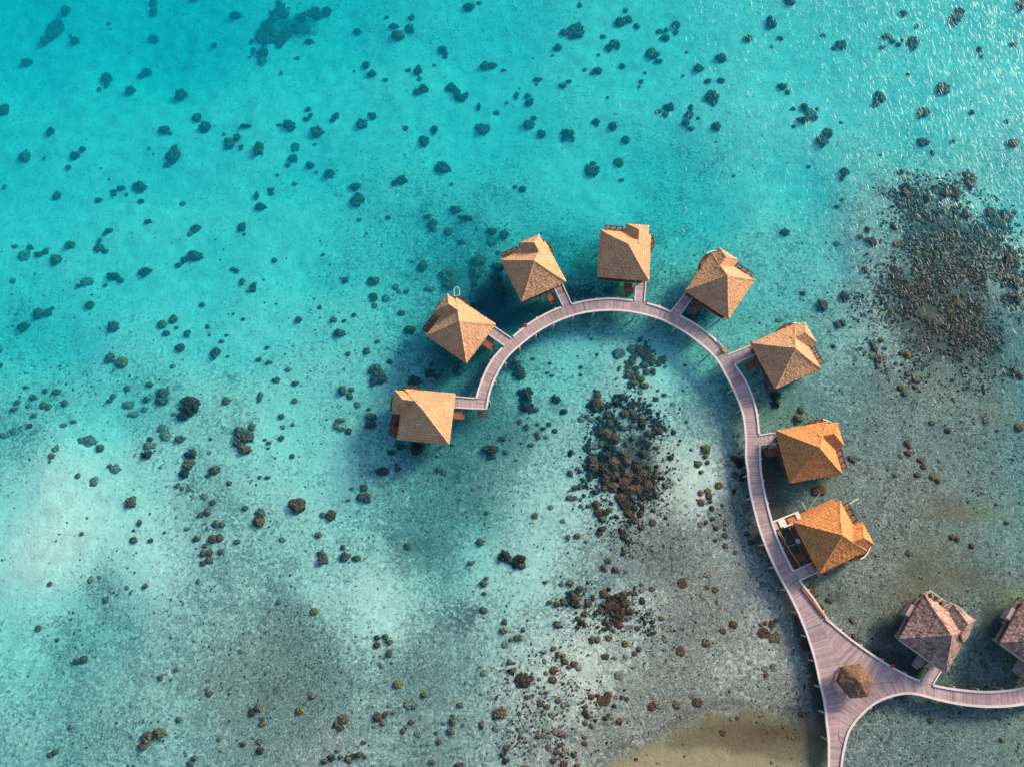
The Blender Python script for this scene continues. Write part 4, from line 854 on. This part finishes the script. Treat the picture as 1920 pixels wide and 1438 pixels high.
BR_LABEL = ["short timber footbridge joining the dead end of the boardwalk to the leftmost bungalow",
 "short timber footbridge to the second bungalow from the boardwalk's dead end",
 "short timber footbridge to the bungalow just left of the topmost one",
 "upright timber footbridge running straight down from the topmost bungalow",
 "shaded purple footbridge to the bungalow just right of the topmost one",
 "timber footbridge to the bungalow beside the orange box on the boardwalk",
 "short level footbridge to the bungalow directly above the building site one",
 "shaded footbridge beside the open joists of the bungalow still being built",
 "timber footbridge with a side ramp to the weathered bungalow near the kiosk",
 "footbridge cut by the frame's right edge at the last weathered bungalow"]
for i, (a0, a1, b0, b1) in enumerate(BR):
    z = DZ - .03
    A0, A1, B0, B1 = (Vector((*W2(p, z), z)) for p in (a0, a1, b0, b1))
    mid = (A0 + A1 + B0 + B1) / 4
    root = empty("footbridge", (mid.x, mid.y, 0))
    tag(root, BR_LABEL[i], "footbridge", "footbridges from boardwalk to bungalows")
    mb = MB(); L_ = (A1 - A0).length; n_ = int(L_ / .22)
    for k in range(n_):
        s0, s1 = (k + .05) / n_, (k + .95) / n_
        q_ = [A0.lerp(A1, s0), B0.lerp(B1, s0), B0.lerp(B1, s1), A0.lerp(A1, s1)]
        mb.prism([(p.x - mid.x, p.y - mid.y) for p in q_], z - .05, z - rb.uniform(0, .01), tone_at(q_[0].x, q_[0].y, 0))
    mb.build("deck", M['plank'], root)
    for P0, P1 in ((A0, A1), (B0, B1)):
        MB().beam((P0.x - mid.x, P0.y - mid.y, z + .06), (P1.x - mid.x, P1.y - mid.y, z + .06), .2, .2).build("kerb", M['kerb'], root)
    for s in (.35,):
        for P0, P1 in ((A0, A1), (B0, B1)):
            p = P0.lerp(P1, s); MB().tube((p.x - mid.x, p.y - mid.y, -3.2), (p.x - mid.x, p.y - mid.y, z - .06), .14, 8).build("pile", M['pile'], root)
    if i == 8:
        c0, c1, e0, e1 = (Vector((*W2(p, z), z - .1)) - Vector((mid.x, mid.y, 0)) for p in ((1741, 1254), (1724, 1275), (1747, 1250), (1729, 1274)))
        MB().prism([c0[:2], c1[:2], e1[:2], e0[:2]], z - .18, z - .1).build("ramp", M['kerb'], root)

# ------------------------------------------------------------------ bungalows
EZ = 3.6     # eaves above water
def grid_roof(x0, x1, y0, y1, nx_, ny_, zf, tf, rag, seed, skirt=.34):
    """A thatched roof sheet as a height field, with a ragged skirt and closed underside."""
    mb = MB(); me_c = []
    vs_, fs_, cs = [], [], []
    o_ = Vector((seed * 3.7, seed * 1.9, 0))
    for j in range(ny_ + 1):
        for i in range(nx_ + 1):
            x, y = x0 + (x1 - x0) * i / nx_, y0 + (y1 - y0) * j / ny_
            z = zf(x, y)
            edge = i in (0, nx_) or j in (0, ny_)
            nz = noise.noise(Vector((x * 2.3, y * 2.3, 0)) + o_) * .07 + noise.noise(Vector((x * 5.5, y * 5.5, 4)) + o_) * .05
            if edge:
                k = rag * noise.noise(Vector((x * 2.6, y * 2.6, 8)) + o_)
                cx, cy_ = (x0 + x1) / 2, (y0 + y1) / 2
                x += k * (1 if x > cx else -1) * (i in (0, nx_)); y += k * (1 if y > cy_ else -1) * (j in (0, ny_))
                nz -= .05
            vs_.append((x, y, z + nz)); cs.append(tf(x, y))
    W_ = nx_ + 1
    for j in range(ny_):
        for i in range(nx_):
            a_, b_, c_, d_ = j * W_ + i, j * W_ + i + 1, (j + 1) * W_ + i + 1, (j + 1) * W_ + i
            xm, ym = x0 + (x1 - x0) * (i + .5) / nx_, y0 + (y1 - y0) * (j + .5) / ny_
            if (xm - (x0 + x1) / 2) * (ym - (y0 + y1) / 2) > 0: fs_ += [(a_, b_, c_), (a_, c_, d_)]
            else: fs_ += [(a_, b_, d_), (b_, c_, d_)]
    rim = [i for i in range(nx_ + 1)] + [j * W_ + nx_ for j in range(1, ny_ + 1)] + [ny_ * W_ + i for i in range(nx_ - 1, -1, -1)] + [j * W_ for j in range(ny_ - 1, 0, -1)]
    n0 = len(vs_); cx, cy_ = (x0 + x1) / 2, (y0 + y1) / 2
    for r_ in rim:
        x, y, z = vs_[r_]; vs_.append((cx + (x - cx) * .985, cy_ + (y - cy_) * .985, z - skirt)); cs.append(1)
    for k in range(len(rim)):
        k2 = (k + 1) % len(rim); fs_.append((rim[k], n0 + k, n0 + k2, rim[k2]))
    n1 = len(vs_); vs_.append((cx, cy_, vs_[n0][2] + .2)); cs.append(1)
    for k in range(len(rim)): fs_.append((n0 + (k + 1) % len(rim), n0 + k, n1))
    me = bpy.data.meshes.new("roof"); me.from_pydata(vs_, [], fs_)
    at = me.color_attributes.new("course", 'FLOAT_COLOR', 'POINT')
    arr = np.ones((len(vs_), 4), np.float32); arr[:, :3] = np.array(cs)[:, None]
    at.data.foreach_set("color", arr.ravel())
    me.shade_smooth(); me.update()
    return me

HALF, RH = 4.75, 4.6
def main_z(x, y, h=HALF, rh=RH, flare=.22):
    t_ = min(1, max(abs(x), abs(y)) / h)
    z = rh * ((1 - t_) * (1 - flare) + (1 - t_) ** 2 * flare)
    z += .13 * math.exp(-((abs(x) - abs(y)) / .26) ** 2) * min(1, t_ * 6)
    return EZ + z

def rail(mb, P, top, posts=1.1, r_=.045):
    for a_, b_ in zip(P, P[1:]):
        a_, b_ = Vector(a_), Vector(b_)
        n_ = max(1, round((b_ - a_).length / posts))
        for zz in (top, top - .42):
            mb.beam(a_ + Vector((0, 0, zz)), b_ + Vector((0, 0, zz)),   .17 if zz == top else .08, .08)
        for k in range(n_ + 1):
            p = a_.lerp(b_, k / n_); mb.beam((p.x, p.y, top - 1.0), (p.x, p.y, top), .14, .14)

PIECES = {}
def hut_pieces(mir, style):
    key = (mir, style)
    if key in PIECES: return PIECES[key]
    s = -1 if mir else 1
    X = lambda a_, b_: (min(a_ * s, b_ * s), max(a_ * s, b_ * s))
    old = style == 'old'
    h = HALF
    P = []
    P.append(("roof", grid_roof(-h, h, -h, h, 74, 74, main_z, lambda x, y: max(abs(x), abs(y)) / HALF, .14, 3 if mir else 6), 'thatch', None))
    a0, a1, yf, ridge = (-.1, 4.3, 6.4, 2.25) if not old else (.2, 4.7, 6.3, 2.5)
    um, hw = (a0 + a1) / 2 * s, (a1 - a0) / 2
    def az(x, y):
        d_ = min(hw - abs(x - um), yf - y)
        return EZ + .14 + ridge / hw * d_ + .08 * math.exp(-((hw - abs(x - um) - (yf - y)) / .22) ** 2) + .08 * math.exp(-((x - um) / .25) ** 2) * (yf - y > hw)
    x0, x1 = X(a0, a1)
    P.append(("porch_roof", grid_roof(x0, x1, 1.4, yf, 34, 40, az, lambda x, y: 1 - (min(hw - abs(x - um), yf - y)) / HALF, .10, 9), 'thatch', None))
    wl = MB().box(-3.95, 3.95, -3.95, 3.95, DZ, EZ + .25)
    P.append(("wall", wl.mesh("wall", M['wall']), None, None))
    fl = MB().box(-4.35, 4.35, -4.35, 4.35, DZ - .2, DZ)
    P.append(("platform", fl.mesh("platform", M['redwood' if not old else 'greywood']), None, None))
    # round sun deck wrapped round the porch corner
    cx, cy_, rr_ = 2.0 * s, 3.4, 3.65
    n_ = 40; sun_d = MB()
    sun_d.prism([(cx + rr_ * math.cos(k * 2 * math.pi / n_), cy_ + rr_ * math.sin(k * 2 * math.pi / n_)) for k in range(n_)], DZ - .27, DZ + .02)
    P.append(("round_deck", sun_d.mesh("round_deck", M['redwood' if not old else 'greywood']), None, None))
    tx0, tx1 = X(-3.75, .1)
    tr = MB().box(tx0, tx1, 4.36, 6.45, DZ - .18, DZ + .01)
    P.append(("terrace", tr.mesh("terrace", M['redwood' if not old else 'greywood']), None, None))
    rl = MB()
    rail(rl, [(-3.7 * s, 4.8, 0), (-3.7 * s, 6.4, 0), (-.35 * s, 6.4, 0)], DZ + .95)
    angs = [math.radians(a_) for a_ in range(-34, 128, 14)]
    arc = [(cx + s * (rr_ - .08) * math.cos(a_), cy_ + (rr_ - .08) * math.sin(a_), 0) for a_ in angs]
    rail(rl, arc, DZ + .95, 1.2)
    P.append(("railing", rl.mesh("railing", M['darkwood' if not old else 'cream']), None, None))
    sx0, sx1 = X(.55, 2.05)
    st = MB().box(sx0, sx1, -6.15, -4.40, DZ - .45, DZ - .3)
    st.box(sx0 + .15, sx1 - .15, -6.6, -6.16, DZ - .75, DZ - .6)
    st.beam((sx0 + .06, -6.1, DZ - .3), (sx0 + .06, -4.4, DZ - .3), .1, .3)
    P.append(("landing_step", st.mesh("landing_step", M['redwood' if not old else 'greywood']), None, None))
    if old:
        wb_ = MB().box(*X(-5.55, -4.5), -.2, 2.1, DZ + .2, DZ + 1.7)
        P.append(("side_shed", wb_.mesh("side_shed", M['greywood']), None, None))
        br = MB()
        br.beam((-4.55 * s, -4.6, EZ - .25), (-4.55 * s, 4.6, EZ - .25), .16, .2)
        br.beam((-4.6 * s, -4.85, EZ - .1), (4.4 * s, -4.85, EZ - .1), .22, .16)
        P.append(("eaves_board", br.mesh("eaves_board", M['cream']), None, None))
    sm = MB().tube((0, 0, -3.2), (0, 0, DZ - .21), .16, 8)
    me_s = sm.mesh("stilt", M['pile'])
    for ux in (-3.6, 0, 3.6):
        for uy in (-3.6, 0, 3.6):
            P.append(("stilt", me_s, None, (ux, uy, 0)))
    P.append(("stilt", me_s, None, (3.2 * s, 6.2, 0))); P.append(("stilt", me_s, None, (-3.2 * s, 5.8, 0)))
    PIECES[key] = P
    return P

HUTS = [  # front-left, front-right, back-right, back-left corners of the eaves; mirrored; look; label
 ([(743.7, 823.8), (758, 729), (853.7, 737.5), (843, 834.5)], 0, 'new', "leftmost bungalow, its thatch half golden, standing at the boardwalk's dead end"),
 ([(798, 628.8), (854.9, 556.6), (929.4, 608.7), (875, 682)], 0, 'new', "thatched bungalow with a white curved ladder rail at its upper corner"),
 ([(937, 486.8), (1022, 451), (1061, 530), (979.7, 567)], 0, 'new', "thatched bungalow with a white cushion on its terrace, just left of the topmost"),
 ([(1127.5, 431), (1220.5, 437), (1215, 527.5), (1119.6, 521)], 0, 'new', "topmost thatched bungalow, standing square above the crown of the boardwalk arc"),
 ([(1337, 474), (1416, 523.5), (1364.8, 598.6), (1282.8, 547)], 1, 'new', "thatched bungalow turned diamond-wise, just right of the topmost one"),
 ([(1493.6, 606.5), (1539.7, 691.6), (1453.4, 729.4), (1405, 644.4)], 1, 'new', "thatched bungalow beside the orange box, fourth up from the kiosk fork"),
 ([(1551.5, 787.4), (1577.5, 890), (1481.8, 906.7), (1454.6, 807.4)], 1, 'warm', "orange thatched bungalow on a level bridge, directly above the building site"),
 ([(1575.3, 937.6), (1626.2, 1032.8), (1536.9, 1076), (1486.8, 978.5)], 0, 'site', "orange thatched bungalow still under construction with bare joists and loose timber"),
 ([(1738, 1114.4), (1821.3, 1173.3), (1772.4, 1259), (1682, 1201.7)], 0, 'old', "weathered grey brown bungalow with chairs on its terrace, right of the kiosk"),
 ([(1929, 1121), (2015, 1180), (1964, 1270), (1871.8, 1210)], 0, 'old', "weathered bungalow cut off by the right edge of the picture"),
]
HUT_FRAMES = []
for hi_, (cs, mir, style, lab) in enumerate(HUTS):
    ws = [Vector(wpt(*c, EZ)) for c in cs]
    ctr = (ws[0] + ws[1] + ws[2] + ws[3]) / 4
    ux = ((ws[1] - ws[0]) + (ws[2] - ws[3])).normalized(); uy = ((ws[0] - ws[3]) + (ws[1] - ws[2])).normalized()
    ang = math.atan2(ux.y, ux.x); ang2 = math.atan2(uy.y, uy.x) - math.pi / 2
    while ang2 - ang > math.pi: ang2 -= 2 * math.pi
    while ang2 - ang < -math.pi: ang2 += 2 * math.pi
    ang = (ang + ang2) / 2
    size = sum((ws[i] - ws[(i + 1) % 4]).length for i in range(4)) / 4
    sc = size / (2 * HALF)
    print("hut", hi_, "size %.2f" % size, "ang %.1f" % math.degrees(ang))
    root = empty("bungalow", (ctr.x, ctr.y, 0), ang)
    root.scale = (sc, sc, 1)
    tag(root, lab, "bungalow", "overwater bungalows along the boardwalk")
    for nm, me_, tmat, loc in hut_pieces(bool(mir), 'old' if style == 'old' else 'new'):
        if tmat:
            me_ = me_.copy()
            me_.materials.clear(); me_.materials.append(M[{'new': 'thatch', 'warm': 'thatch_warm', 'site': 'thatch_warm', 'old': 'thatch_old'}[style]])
        o = obj(nm, me_, root)
        if loc: o.location = loc
    HUT_FRAMES.append((root, ctr, ang, -1 if mir else 1))

def loc2w(hi_, x, y, z=0.0):
    root, ctr, ang, s = HUT_FRAMES[hi_]
    c_, s_ = math.cos(ang), math.sin(ang); k = root.scale[0]
    return Vector((ctr.x + (x * c_ - y * s_) * k, ctr.y + (x * s_ + y * c_) * k, z))

# kiosk -------------------------------------------------------------
kc = Vector((*W2((1603.6, 1276.4), 3.7), 0))
ki = empty("kiosk", (kc.x, kc.y, DZ), R(6))
tag(ki, "small hexagonal thatched kiosk in the middle of the boardwalk fork", "kiosk")
ker = MB(); n6, rings, sub = 6, 14, 8
vs_, fs_, cs = [], [], []
RK, HK = 2.85, 1.75
def hexr(a_):
    k = (a_ % (math.pi / 3)) - math.pi / 6
    return RK * math.cos(math.pi / 6) / math.cos(k)
NS = 60
for j in range(rings + 1):
    t_ = j / rings
    for i in range(NS):
        a_ = i * 2 * math.pi / NS
        r_ = hexr(a_) * t_
        nz = noise.noise(Vector((math.cos(a_) * r_ * 2.1, math.sin(a_) * r_ * 2.1, 5))) * .22 * min(1, t_ * 3)
        if j == rings: r_ += .16 * noise.noise(Vector((math.cos(a_) * 7, math.sin(a_) * 7, 1))) + .05 * noise.noise(Vector((math.cos(a_) * 23, math.sin(a_) * 23, 1)))
        vs_.append((r_ * math.cos(a_), r_ * math.sin(a_), 2.2 + HK * (1 - t_) + nz * .6)); cs.append(t_)
for i in range(NS):
    a_ = i * 2 * math.pi / NS; r_ = hexr(a_) * .95
    vs_.append((r_ * math.cos(a_), r_ * math.sin(a_), 1.85)); cs.append(1)
for j in range(rings + 1):
    for i in range(NS):
        a_, b_ = j * NS + i, j * NS + (i + 1) % NS
        fs_.append((a_, a_ + NS, b_ + NS, b_))
me = bpy.data.meshes.new("roof"); me.from_pydata(vs_, [], fs_)
at = me.color_attributes.new("course", 'FLOAT_COLOR', 'POINT')
arr = np.ones((len(vs_), 4), np.float32); arr[:, :3] = (np.array(cs) * .6)[:, None]; at.data.foreach_set("color", arr.ravel())
me.materials.append(M['kiosk']); me.shade_smooth(); obj("roof", me, ki)
for k in range(6):
    a_ = k * math.pi / 3
    MB().tube((2.2 * math.cos(a_), 2.2 * math.sin(a_), 0), (2.2 * math.cos(a_), 2.2 * math.sin(a_), 2.1), .09, 8).build("post", M['darkwood'], ki)
kb = MB()
for k in range(6):
    if k == 4: continue
    a_, b_ = k * math.pi / 3, (k + 1) * math.pi / 3
    kb.beam((2.1 * math.cos(a_), 2.1 * math.sin(a_), .45), (2.1 * math.cos(b_), 2.1 * math.sin(b_), .45), .4, .07)
kb.build("bench", M['darkwood'], ki)

# red lifebuoys ------------------------------------------------------
def torus(R_, r_, n_=28, m_=12):
    mb = MB(); v = []; f = []
    for i in range(n_):
        a_ = i * 2 * math.pi / n_
        for j in range(m_):
            b_ = j * 2 * math.pi / m_
            v.append(((R_ + r_ * math.cos(b_)) * math.cos(a_), (R_ + r_ * math.cos(b_)) * math.sin(a_), r_ * math.sin(b_)))
            f.append((i * m_ + j, ((i + 1) % n_) * m_ + j, ((i + 1) % n_) * m_ + (j + 1) % m_, i * m_ + (j + 1) % m_))
    return mb.add(v, f)
ring_me = torus(.25, .14).mesh("ring", M['red'], True)
for (X, Y), lab in (((985, 610.5), "red lifebuoy outside the upper left bend of the boardwalk"), ((1674, 1247.5), "red lifebuoy outside the boardwalk kerb, between kiosk and weathered bungalow"), ((1757, 1262), None)):
    if not lab: continue
    p = wpt(X, Y, 1.75)
    root = empty("lifebuoy", (p.x, p.y, DZ - .2)); tag(root, lab, "lifebuoy", "red lifebuoys hung on the boardwalk")
    o = obj("ring", ring_me, root); o.location = (0, 0, .45); o.rotation_euler = (R(35), R(20), 0)
    MB().tube((0, 0, -1.6), (0, 0, .62), .06, 8).build("post", M['darkwood'], root)
    MB().tube((0, 0, .44), (0, 0, .5), .2, 14).build("backplate", M['red'], root)
# orange box and bollards
def crate(X, Y, w, l, h, ang, mat, name, lab, cat, z=DZ):
    p = wpt(X, Y, z + h); root = empty(name, (p.x, p.y, z), ang); tag(root, lab, cat)
    MB().box(-w / 2, w / 2, -l / 2, l / 2, .0, h * .86).build("body", M[mat], root)
    MB().box(-w / 2 - .04, w / 2 + .04, -l / 2 - .04, l / 2 + .04, h * .86 + .003, h).build("lid", M[mat], root)
    return root
crate(1359, 655.5, .55, .8, .7, R(-40), 'orangewood', "storage_box", "small orange storage box outside the boardwalk kerb above the level with the fifth footbridge", "box", DZ - .1)
tag(bpy.data.objects["storage_box"], "small orange storage box at the kerb beside a footbridge", "box")
# end-of-walk stair under the dead end
p0 = Vector((*W2((905, 771), .9), 0))
root = empty("jetty_stair", (p0.x, p0.y, 0), R(2)); tag(root, "small dark timber stair below the boardwalk's dead end", "stair")
for k in range(3):
    MB().box(-.7, .7, -.32 - .34 * k, -.02 - .34 * k, 1.0 - .3 * k, 1.06 - .3 * k).build("tread", M['redwood'], root)
MB().beam((-.75, .2, 1.2), (-.75, -1.1, .2), .08, .2).build("stringer", M['darkwood'], root)
MB().beam((.75, .2, 1.2), (.75, -1.1, .2), .08, .2).build("stringer", M['darkwood'], root)
# new red brown kerb timber stretch on the fork
def wbeam(name, a_, b_, z, w, h, mat, lab, cat, group=None, zb=None):
    A_, B_ = wpt(*a_, z), wpt(*b_, z if zb is None else zb)
    mid = (A_ + B_) / 2
    o = MB().beam(A_ - mid, B_ - mid, w, h).build(name, M[mat]); o.location = mid
    return tag(o, lab, cat, group)
wbeam("timber_beam", (1502, 1100), (1546, 1156), DZ + .16, .34, .22, 'redwood', "long red brown timber laid along the kerb above the fork", "timber")
wbeam("timber_beam", (1548, 1158), (1557, 1166), DZ + .12, .5, .2, 'cream', "short pale timber block at the end of the red brown beam", "timber")
wbeam("timber_beam", (1346, 639), (1362, 661), DZ + .22, .2, .12, 'cream', "pale plank lying on the kerb just above the orange box", "timber")

# building site around the unfinished bungalow
G = "loose timber at the unfinished bungalow"
site = [((1458, 996), (1503, 1066), 1.1, .26, .2, 'orangewood', "longest slanting joist between boardwalk and unfinished bungalow"),
 ((1462, 1002), (1488, 1064), .95, .16, .16, 'redwood', "dark joist hugging the boardwalk beside the longest slanting one"),
 ((1478, 985), (1516, 1058), 1.3, .34, .22, 'redwood', "broad brown beam along the lower edge of the unfinished roof"),
 ((1461, 994), (1473, 1015), 1.45, .12, .1, 'cream', "pale stick lying across the top of the joists"),
 ((1477, 1024), (1494, 1018.5), 1.35, .10, .08, 'cream', "short pale brace reaching the white basin"),
 ((1460, 994.5), (1480, 985), 1.0, .3, .14, 'redwood', "short brown plank just below the white ramp"),
 ((1516, 955), (1538, 923), 1.6, .07, .06, 'cream', "pale pole pointing up at the russet coral head"),
 ((1503, 940), (1513, 958), 1.6, .12, .08, 'cream', "short pale pole leaning on the upper left platform edge"),
 ((1511, 960), (1562, 939), .9, .12, .1, 'darkwood', "thin dark pole alongside the upper platform edge"),
 ((1522, 950), (1556, 942), 1.1, .08, .08, 'darkwood', "thinner dark pole crossing above the platform edge"),
 ((1584, 949), (1610, 934), 1.4, .26, .06, 'cream', "pale scaffold board jutting out at the upper corner"),
 ((1494, 955), (1510, 957), .8, .08, .08, 'darkwood', "short dark stick left of the platform edge"),
 ((1545, 1076), (1561, 1078), 1.0, .14, .1, 'darkwood', "dark offcut below the unfinished roof's bottom corner"),
 ((1566, 1064), (1584, 1064), 1.0, .06, .06, 'darkwood', "thin pole lying level under the lower right eaves"),
 ((1571, 1064), (1585, 1082), .6, .06, .06, 'redwood', "thin pole slanting down from the lower right eaves"),
 ((1490, 1050), (1500, 1035), .9, .07, .07, 'cream', "tiny pale batten between the two joists")]
for a_, b_, z, w, h, mt, lab in site:
    wbeam("loose_timber", a_, b_, z, w, h, mt, lab, "timber", G)
hs = HUT_FRAMES[7][0]
for x0, x1, y0, y1 in ((-5.35, -4.36, -4.6, 4.9), (4.36, 5.3, -4.4, 4.2)):
    MB().box(x0, x1, y0, y1, DZ - .12, DZ + .02).build("side_walkway", M['orangewood'], hs)
# white access ramp with a dark well
ra, rb_ = wpt(1452, 986, DZ), wpt(1500, 967, DZ)
dirv = (rb_ - ra); L_ = dirv.length; ang = math.atan2(dirv.y, dirv.x)
rp = empty("access_ramp", ((ra.x + rb_.x) / 2, (ra.y + rb_.y) / 2, DZ), ang)
tag(rp, "white framed access ramp with a brown well between boardwalk and unfinished bungalow", "ramp")
fm = MB(); h2 = L_ / 2
fm.box(-h2, h2, .62, .85, -.02, .16).box(-h2 + 1.4, h2, -.85, -.62, -.02, .16).box(h2 - .7, h2 - .003, -.617, .617, -.02, .15).box(-h2 + .9, -h2 + 2.1, -.617, .617, -.02, .12)
fm.build("frame", M['white'], rp)
MB().box(-h2 + 2.11, h2 - .71, -.61, .61, -.3, -.1).build("well", M['redwood'], rp)
stp = MB()
for k in range(3): stp.box(-h2 - .5 + .36 * k, -h2 - .2 + .36 * k, -.7, .6, -.05 - .02 * k, .04)
stp.build("tread", M['cream'], rp)
# white basin
p = wpt(1496.5, 1013.5, 1.9); bs = empty("white_basin", (p.x, p.y, 1.45)); tag(bs, "round white basin standing at the lower eaves of the unfinished bungalow", "basin")
MB().tube((0, 0, 0), (0, 0, .36), .28, 18, .40).build("bowl", M['white'], bs)
MB().tube((.05, .05, .361), (.05, .05, .375), .26, 18).build("inner", M['steel'], bs)
MB().tube((.28, -.3, .0), (.28, -.3, .42), .12, 12).build("tap", M['steel'], bs)

# curved white ladder rail at the second bungalow
lad = empty("ladder_rail", (*W2((855, 550), 1.6), 0.9)); tag(lad, "white hooked swim ladder rail at the second bungalow's upper corner", "ladder rail")
for off_ in (0.0, .42):
    mb = MB(); P_ = []
    for k in range(13):
        a_ = math.radians(200 - 190 * k / 12)
        P_.append((off_ + .62 * math.cos(a_) * .8 + .1, .55 + .62 * math.sin(a_), .75 + .1 * math.sin(a_)))
    P_ = [(off_ - .3, -.6, .7)] + P_ if off_ == 0 else P_
    for a_, b_ in zip(P_, P_[1:]): mb.tube(a_, b_, .055, 8)
    if off_ == 0: mb.build("handrail", M['steel'], lad)
MB().tube((.6, .58, .75), (.7, -.4, .7), .05, 8).build("handrail", M['steel'], lad)
MB().tube((-.4, -.6, .7), (.75, -.4, .7), .05, 8).build("rung", M['steel'], lad)
# white curved balustrade caps
def arc_cap(hi_, a0, a1, lab):
    root, ctr, ang, s = HUT_FRAMES[hi_]
    mb = MB(); P_ = [(2.0 * s + s * 3.6 * math.cos(math.radians(a_)), 3.4 + 3.6 * math.sin(math.radians(a_)), DZ + 1.03) for a_ in np.linspace(a0, a1, 8)]
    for a_, b_ in zip(P_, P_[1:]): mb.beam(a_, b_, .2, .08)
    o = mb.build("white_handrail", M['white'], root)
for hi_, a0, a1 in ((4, 20, 75), (5, 25, 70), (6, 20, 70), (7, 0, 60)): arc_cap(hi_, a0, a1, "")

# terrace furniture
def chair(hi_, x, y, rz, lab, cush='black', z=DZ + .01):
    p = loc2w(hi_, x, y, z); root = empty("terrace_chair", p, HUT_FRAMES[hi_][2] + rz)
    tag(root, lab, "chair", "terrace chairs")
    MB().box(-.27, .27, -.27, .27, .40, .47).build("seat", M['redwood'], root)
    MB().box(-.25, .25, -.25, .2, .471, .54).build("cushion", M[cush], root)
    MB().box(-.27, .27, .24, .31, .475, .95).build("backrest", M['darkwood'], root)
    for sx_ in (-1, 1):
        MB().box(sx_ * .30 - .035, sx_ * .30 + .035, -.27, .3, .62, .68).build("armrest", M['darkwood'], root)
        for sy_ in (-.24, .2):
            MB().box(sx_ * .24 - .03, sx_ * .24 + .03, sy_ - .03, sy_ + .03, 0, .399).build("leg", M['darkwood'], root)
def table(hi_, x, y, w, l, mat, lab):
    p = loc2w(hi_, x, y, DZ + .01); root = empty("terrace_table", p, HUT_FRAMES[hi_][2]); tag(root, lab, "table", "terrace tables")
    MB().box(-w / 2, w / 2, -l / 2, l / 2, .66, .72).build("table_top", M[mat], root)
    for a_ in (-1, 1):
        for b_ in (-1, 1):
            MB().box(a_ * (w / 2 - .08) - .03, a_ * (w / 2 - .08) + .03, b_ * (l / 2 - .08) - .03, b_ * (l / 2 - .08) + .03, 0, .659).build("leg", M['darkwood'], root)
chair(8, -3.0, 5.75, R(150), "terrace chair nearest the top corner of the weathered bungalow")
chair(8, -1.9, 5.95, R(190), "terrace chair between the corner chair and the porch of the weathered bungalow")
chair(8, -.8, 5.7, R(215), "terrace chair tight against the porch of the weathered bungalow")
table(8, -1.55, 5.1, .75, .6, 'white', "white table between the chairs on the weathered bungalow's terrace")
table(2, -1.9, 5.15, .6, .5, 'white', "small white table on the terrace just left of the topmost bungalow")
chair(2, -.9, 5.3, R(200), "dark chair beside the small white terrace table")
chair(4, 2.1 , 5.6, R(170), "dark chair on the terrace of the diamond-set bungalow")
chair(4, 1.2, 5.7, R(190), "second dark chair, nearer the porch of the diamond-set bungalow")
chair(0, -1.6, 5.5, R(180), "dark chair on the leftmost bungalow's shaded terrace")

# ------------------------------------------------------------------ ripples catching the sun over the water towards the sun
rr_ = random.Random(21)
rip = MB(); n_r = 0
vv, ff = [], []
while n_r < 15000:
    px, py = rr_.uniform(500, 1960), rr_.uniform(-40, 900)
    # facets added to carry the sun glint, thinning away from the upper right
    u = (px - 850) / 1070 * .75 + (900 - py) / 940 * .55
    if rr_.random() > max(.004 if py < 520 else 0, (max(0, u - .38)) ** 1.9 * 1.6): continue
    w = wpt(px, py, 0)
    a_ = R(100) + rr_.gauss(0, .22)
    L_, B_ = rr_.uniform(.5, 1.7), rr_.uniform(.05, .13)
    du, dv = Vector((math.cos(a_), math.sin(a_), 0)), Vector((-math.sin(a_), math.cos(a_), 0))
    sl = rr_.gauss(0, .17); sl2 = rr_.gauss(0, .10)
    n0 = len(vv)
    for k, (s_, t_) in enumerate(((-1, 0), (-.45, -1), (.45, -1), (1, 0), (.45, 1), (-.45, 1))):
        q_ = w + du * (s_ * L_ / 2) + dv * (t_ * B_ / 2)
        vv.append((q_.x, q_.y, .03 + sl * t_ * B_ / 2 + sl2 * s_ * L_ / 2))
    ff.append(tuple(range(n0, n0 + 6)))
    n_r += 1
m, t, b = nt("rippled_water_skin")
t.nodes.remove(b)
gl = N(t, "ShaderNodeBsdfGlossy"); gl.inputs["Roughness"].default_value = .42
gl.inputs["Color"].default_value = (1, 1, 1, 1)
tp = N(t, "ShaderNodeBsdfTransparent"); mx = N(t, "ShaderNodeMixShader")
frn = N(t, "ShaderNodeFresnel"); frn.inputs[0].default_value = 1.33
t.links.new(math_n(t, 'MULTIPLY', frn.outputs[0], .65, clamp=True), mx.inputs[0])
t.links.new(tp.outputs[0], mx.inputs[1]); t.links.new(gl.outputs[0], mx.inputs[2])
t.links.new(mx.outputs[0], t.nodes["Material Output"].inputs["Surface"])
me = bpy.data.meshes.new("water_ripples"); me.from_pydata(vv, [], ff); me.materials.append(m)
tag(obj("water_ripples", me), "small wind ripples glinting on the water towards the sunlit top right", "ripples", kind="stuff")
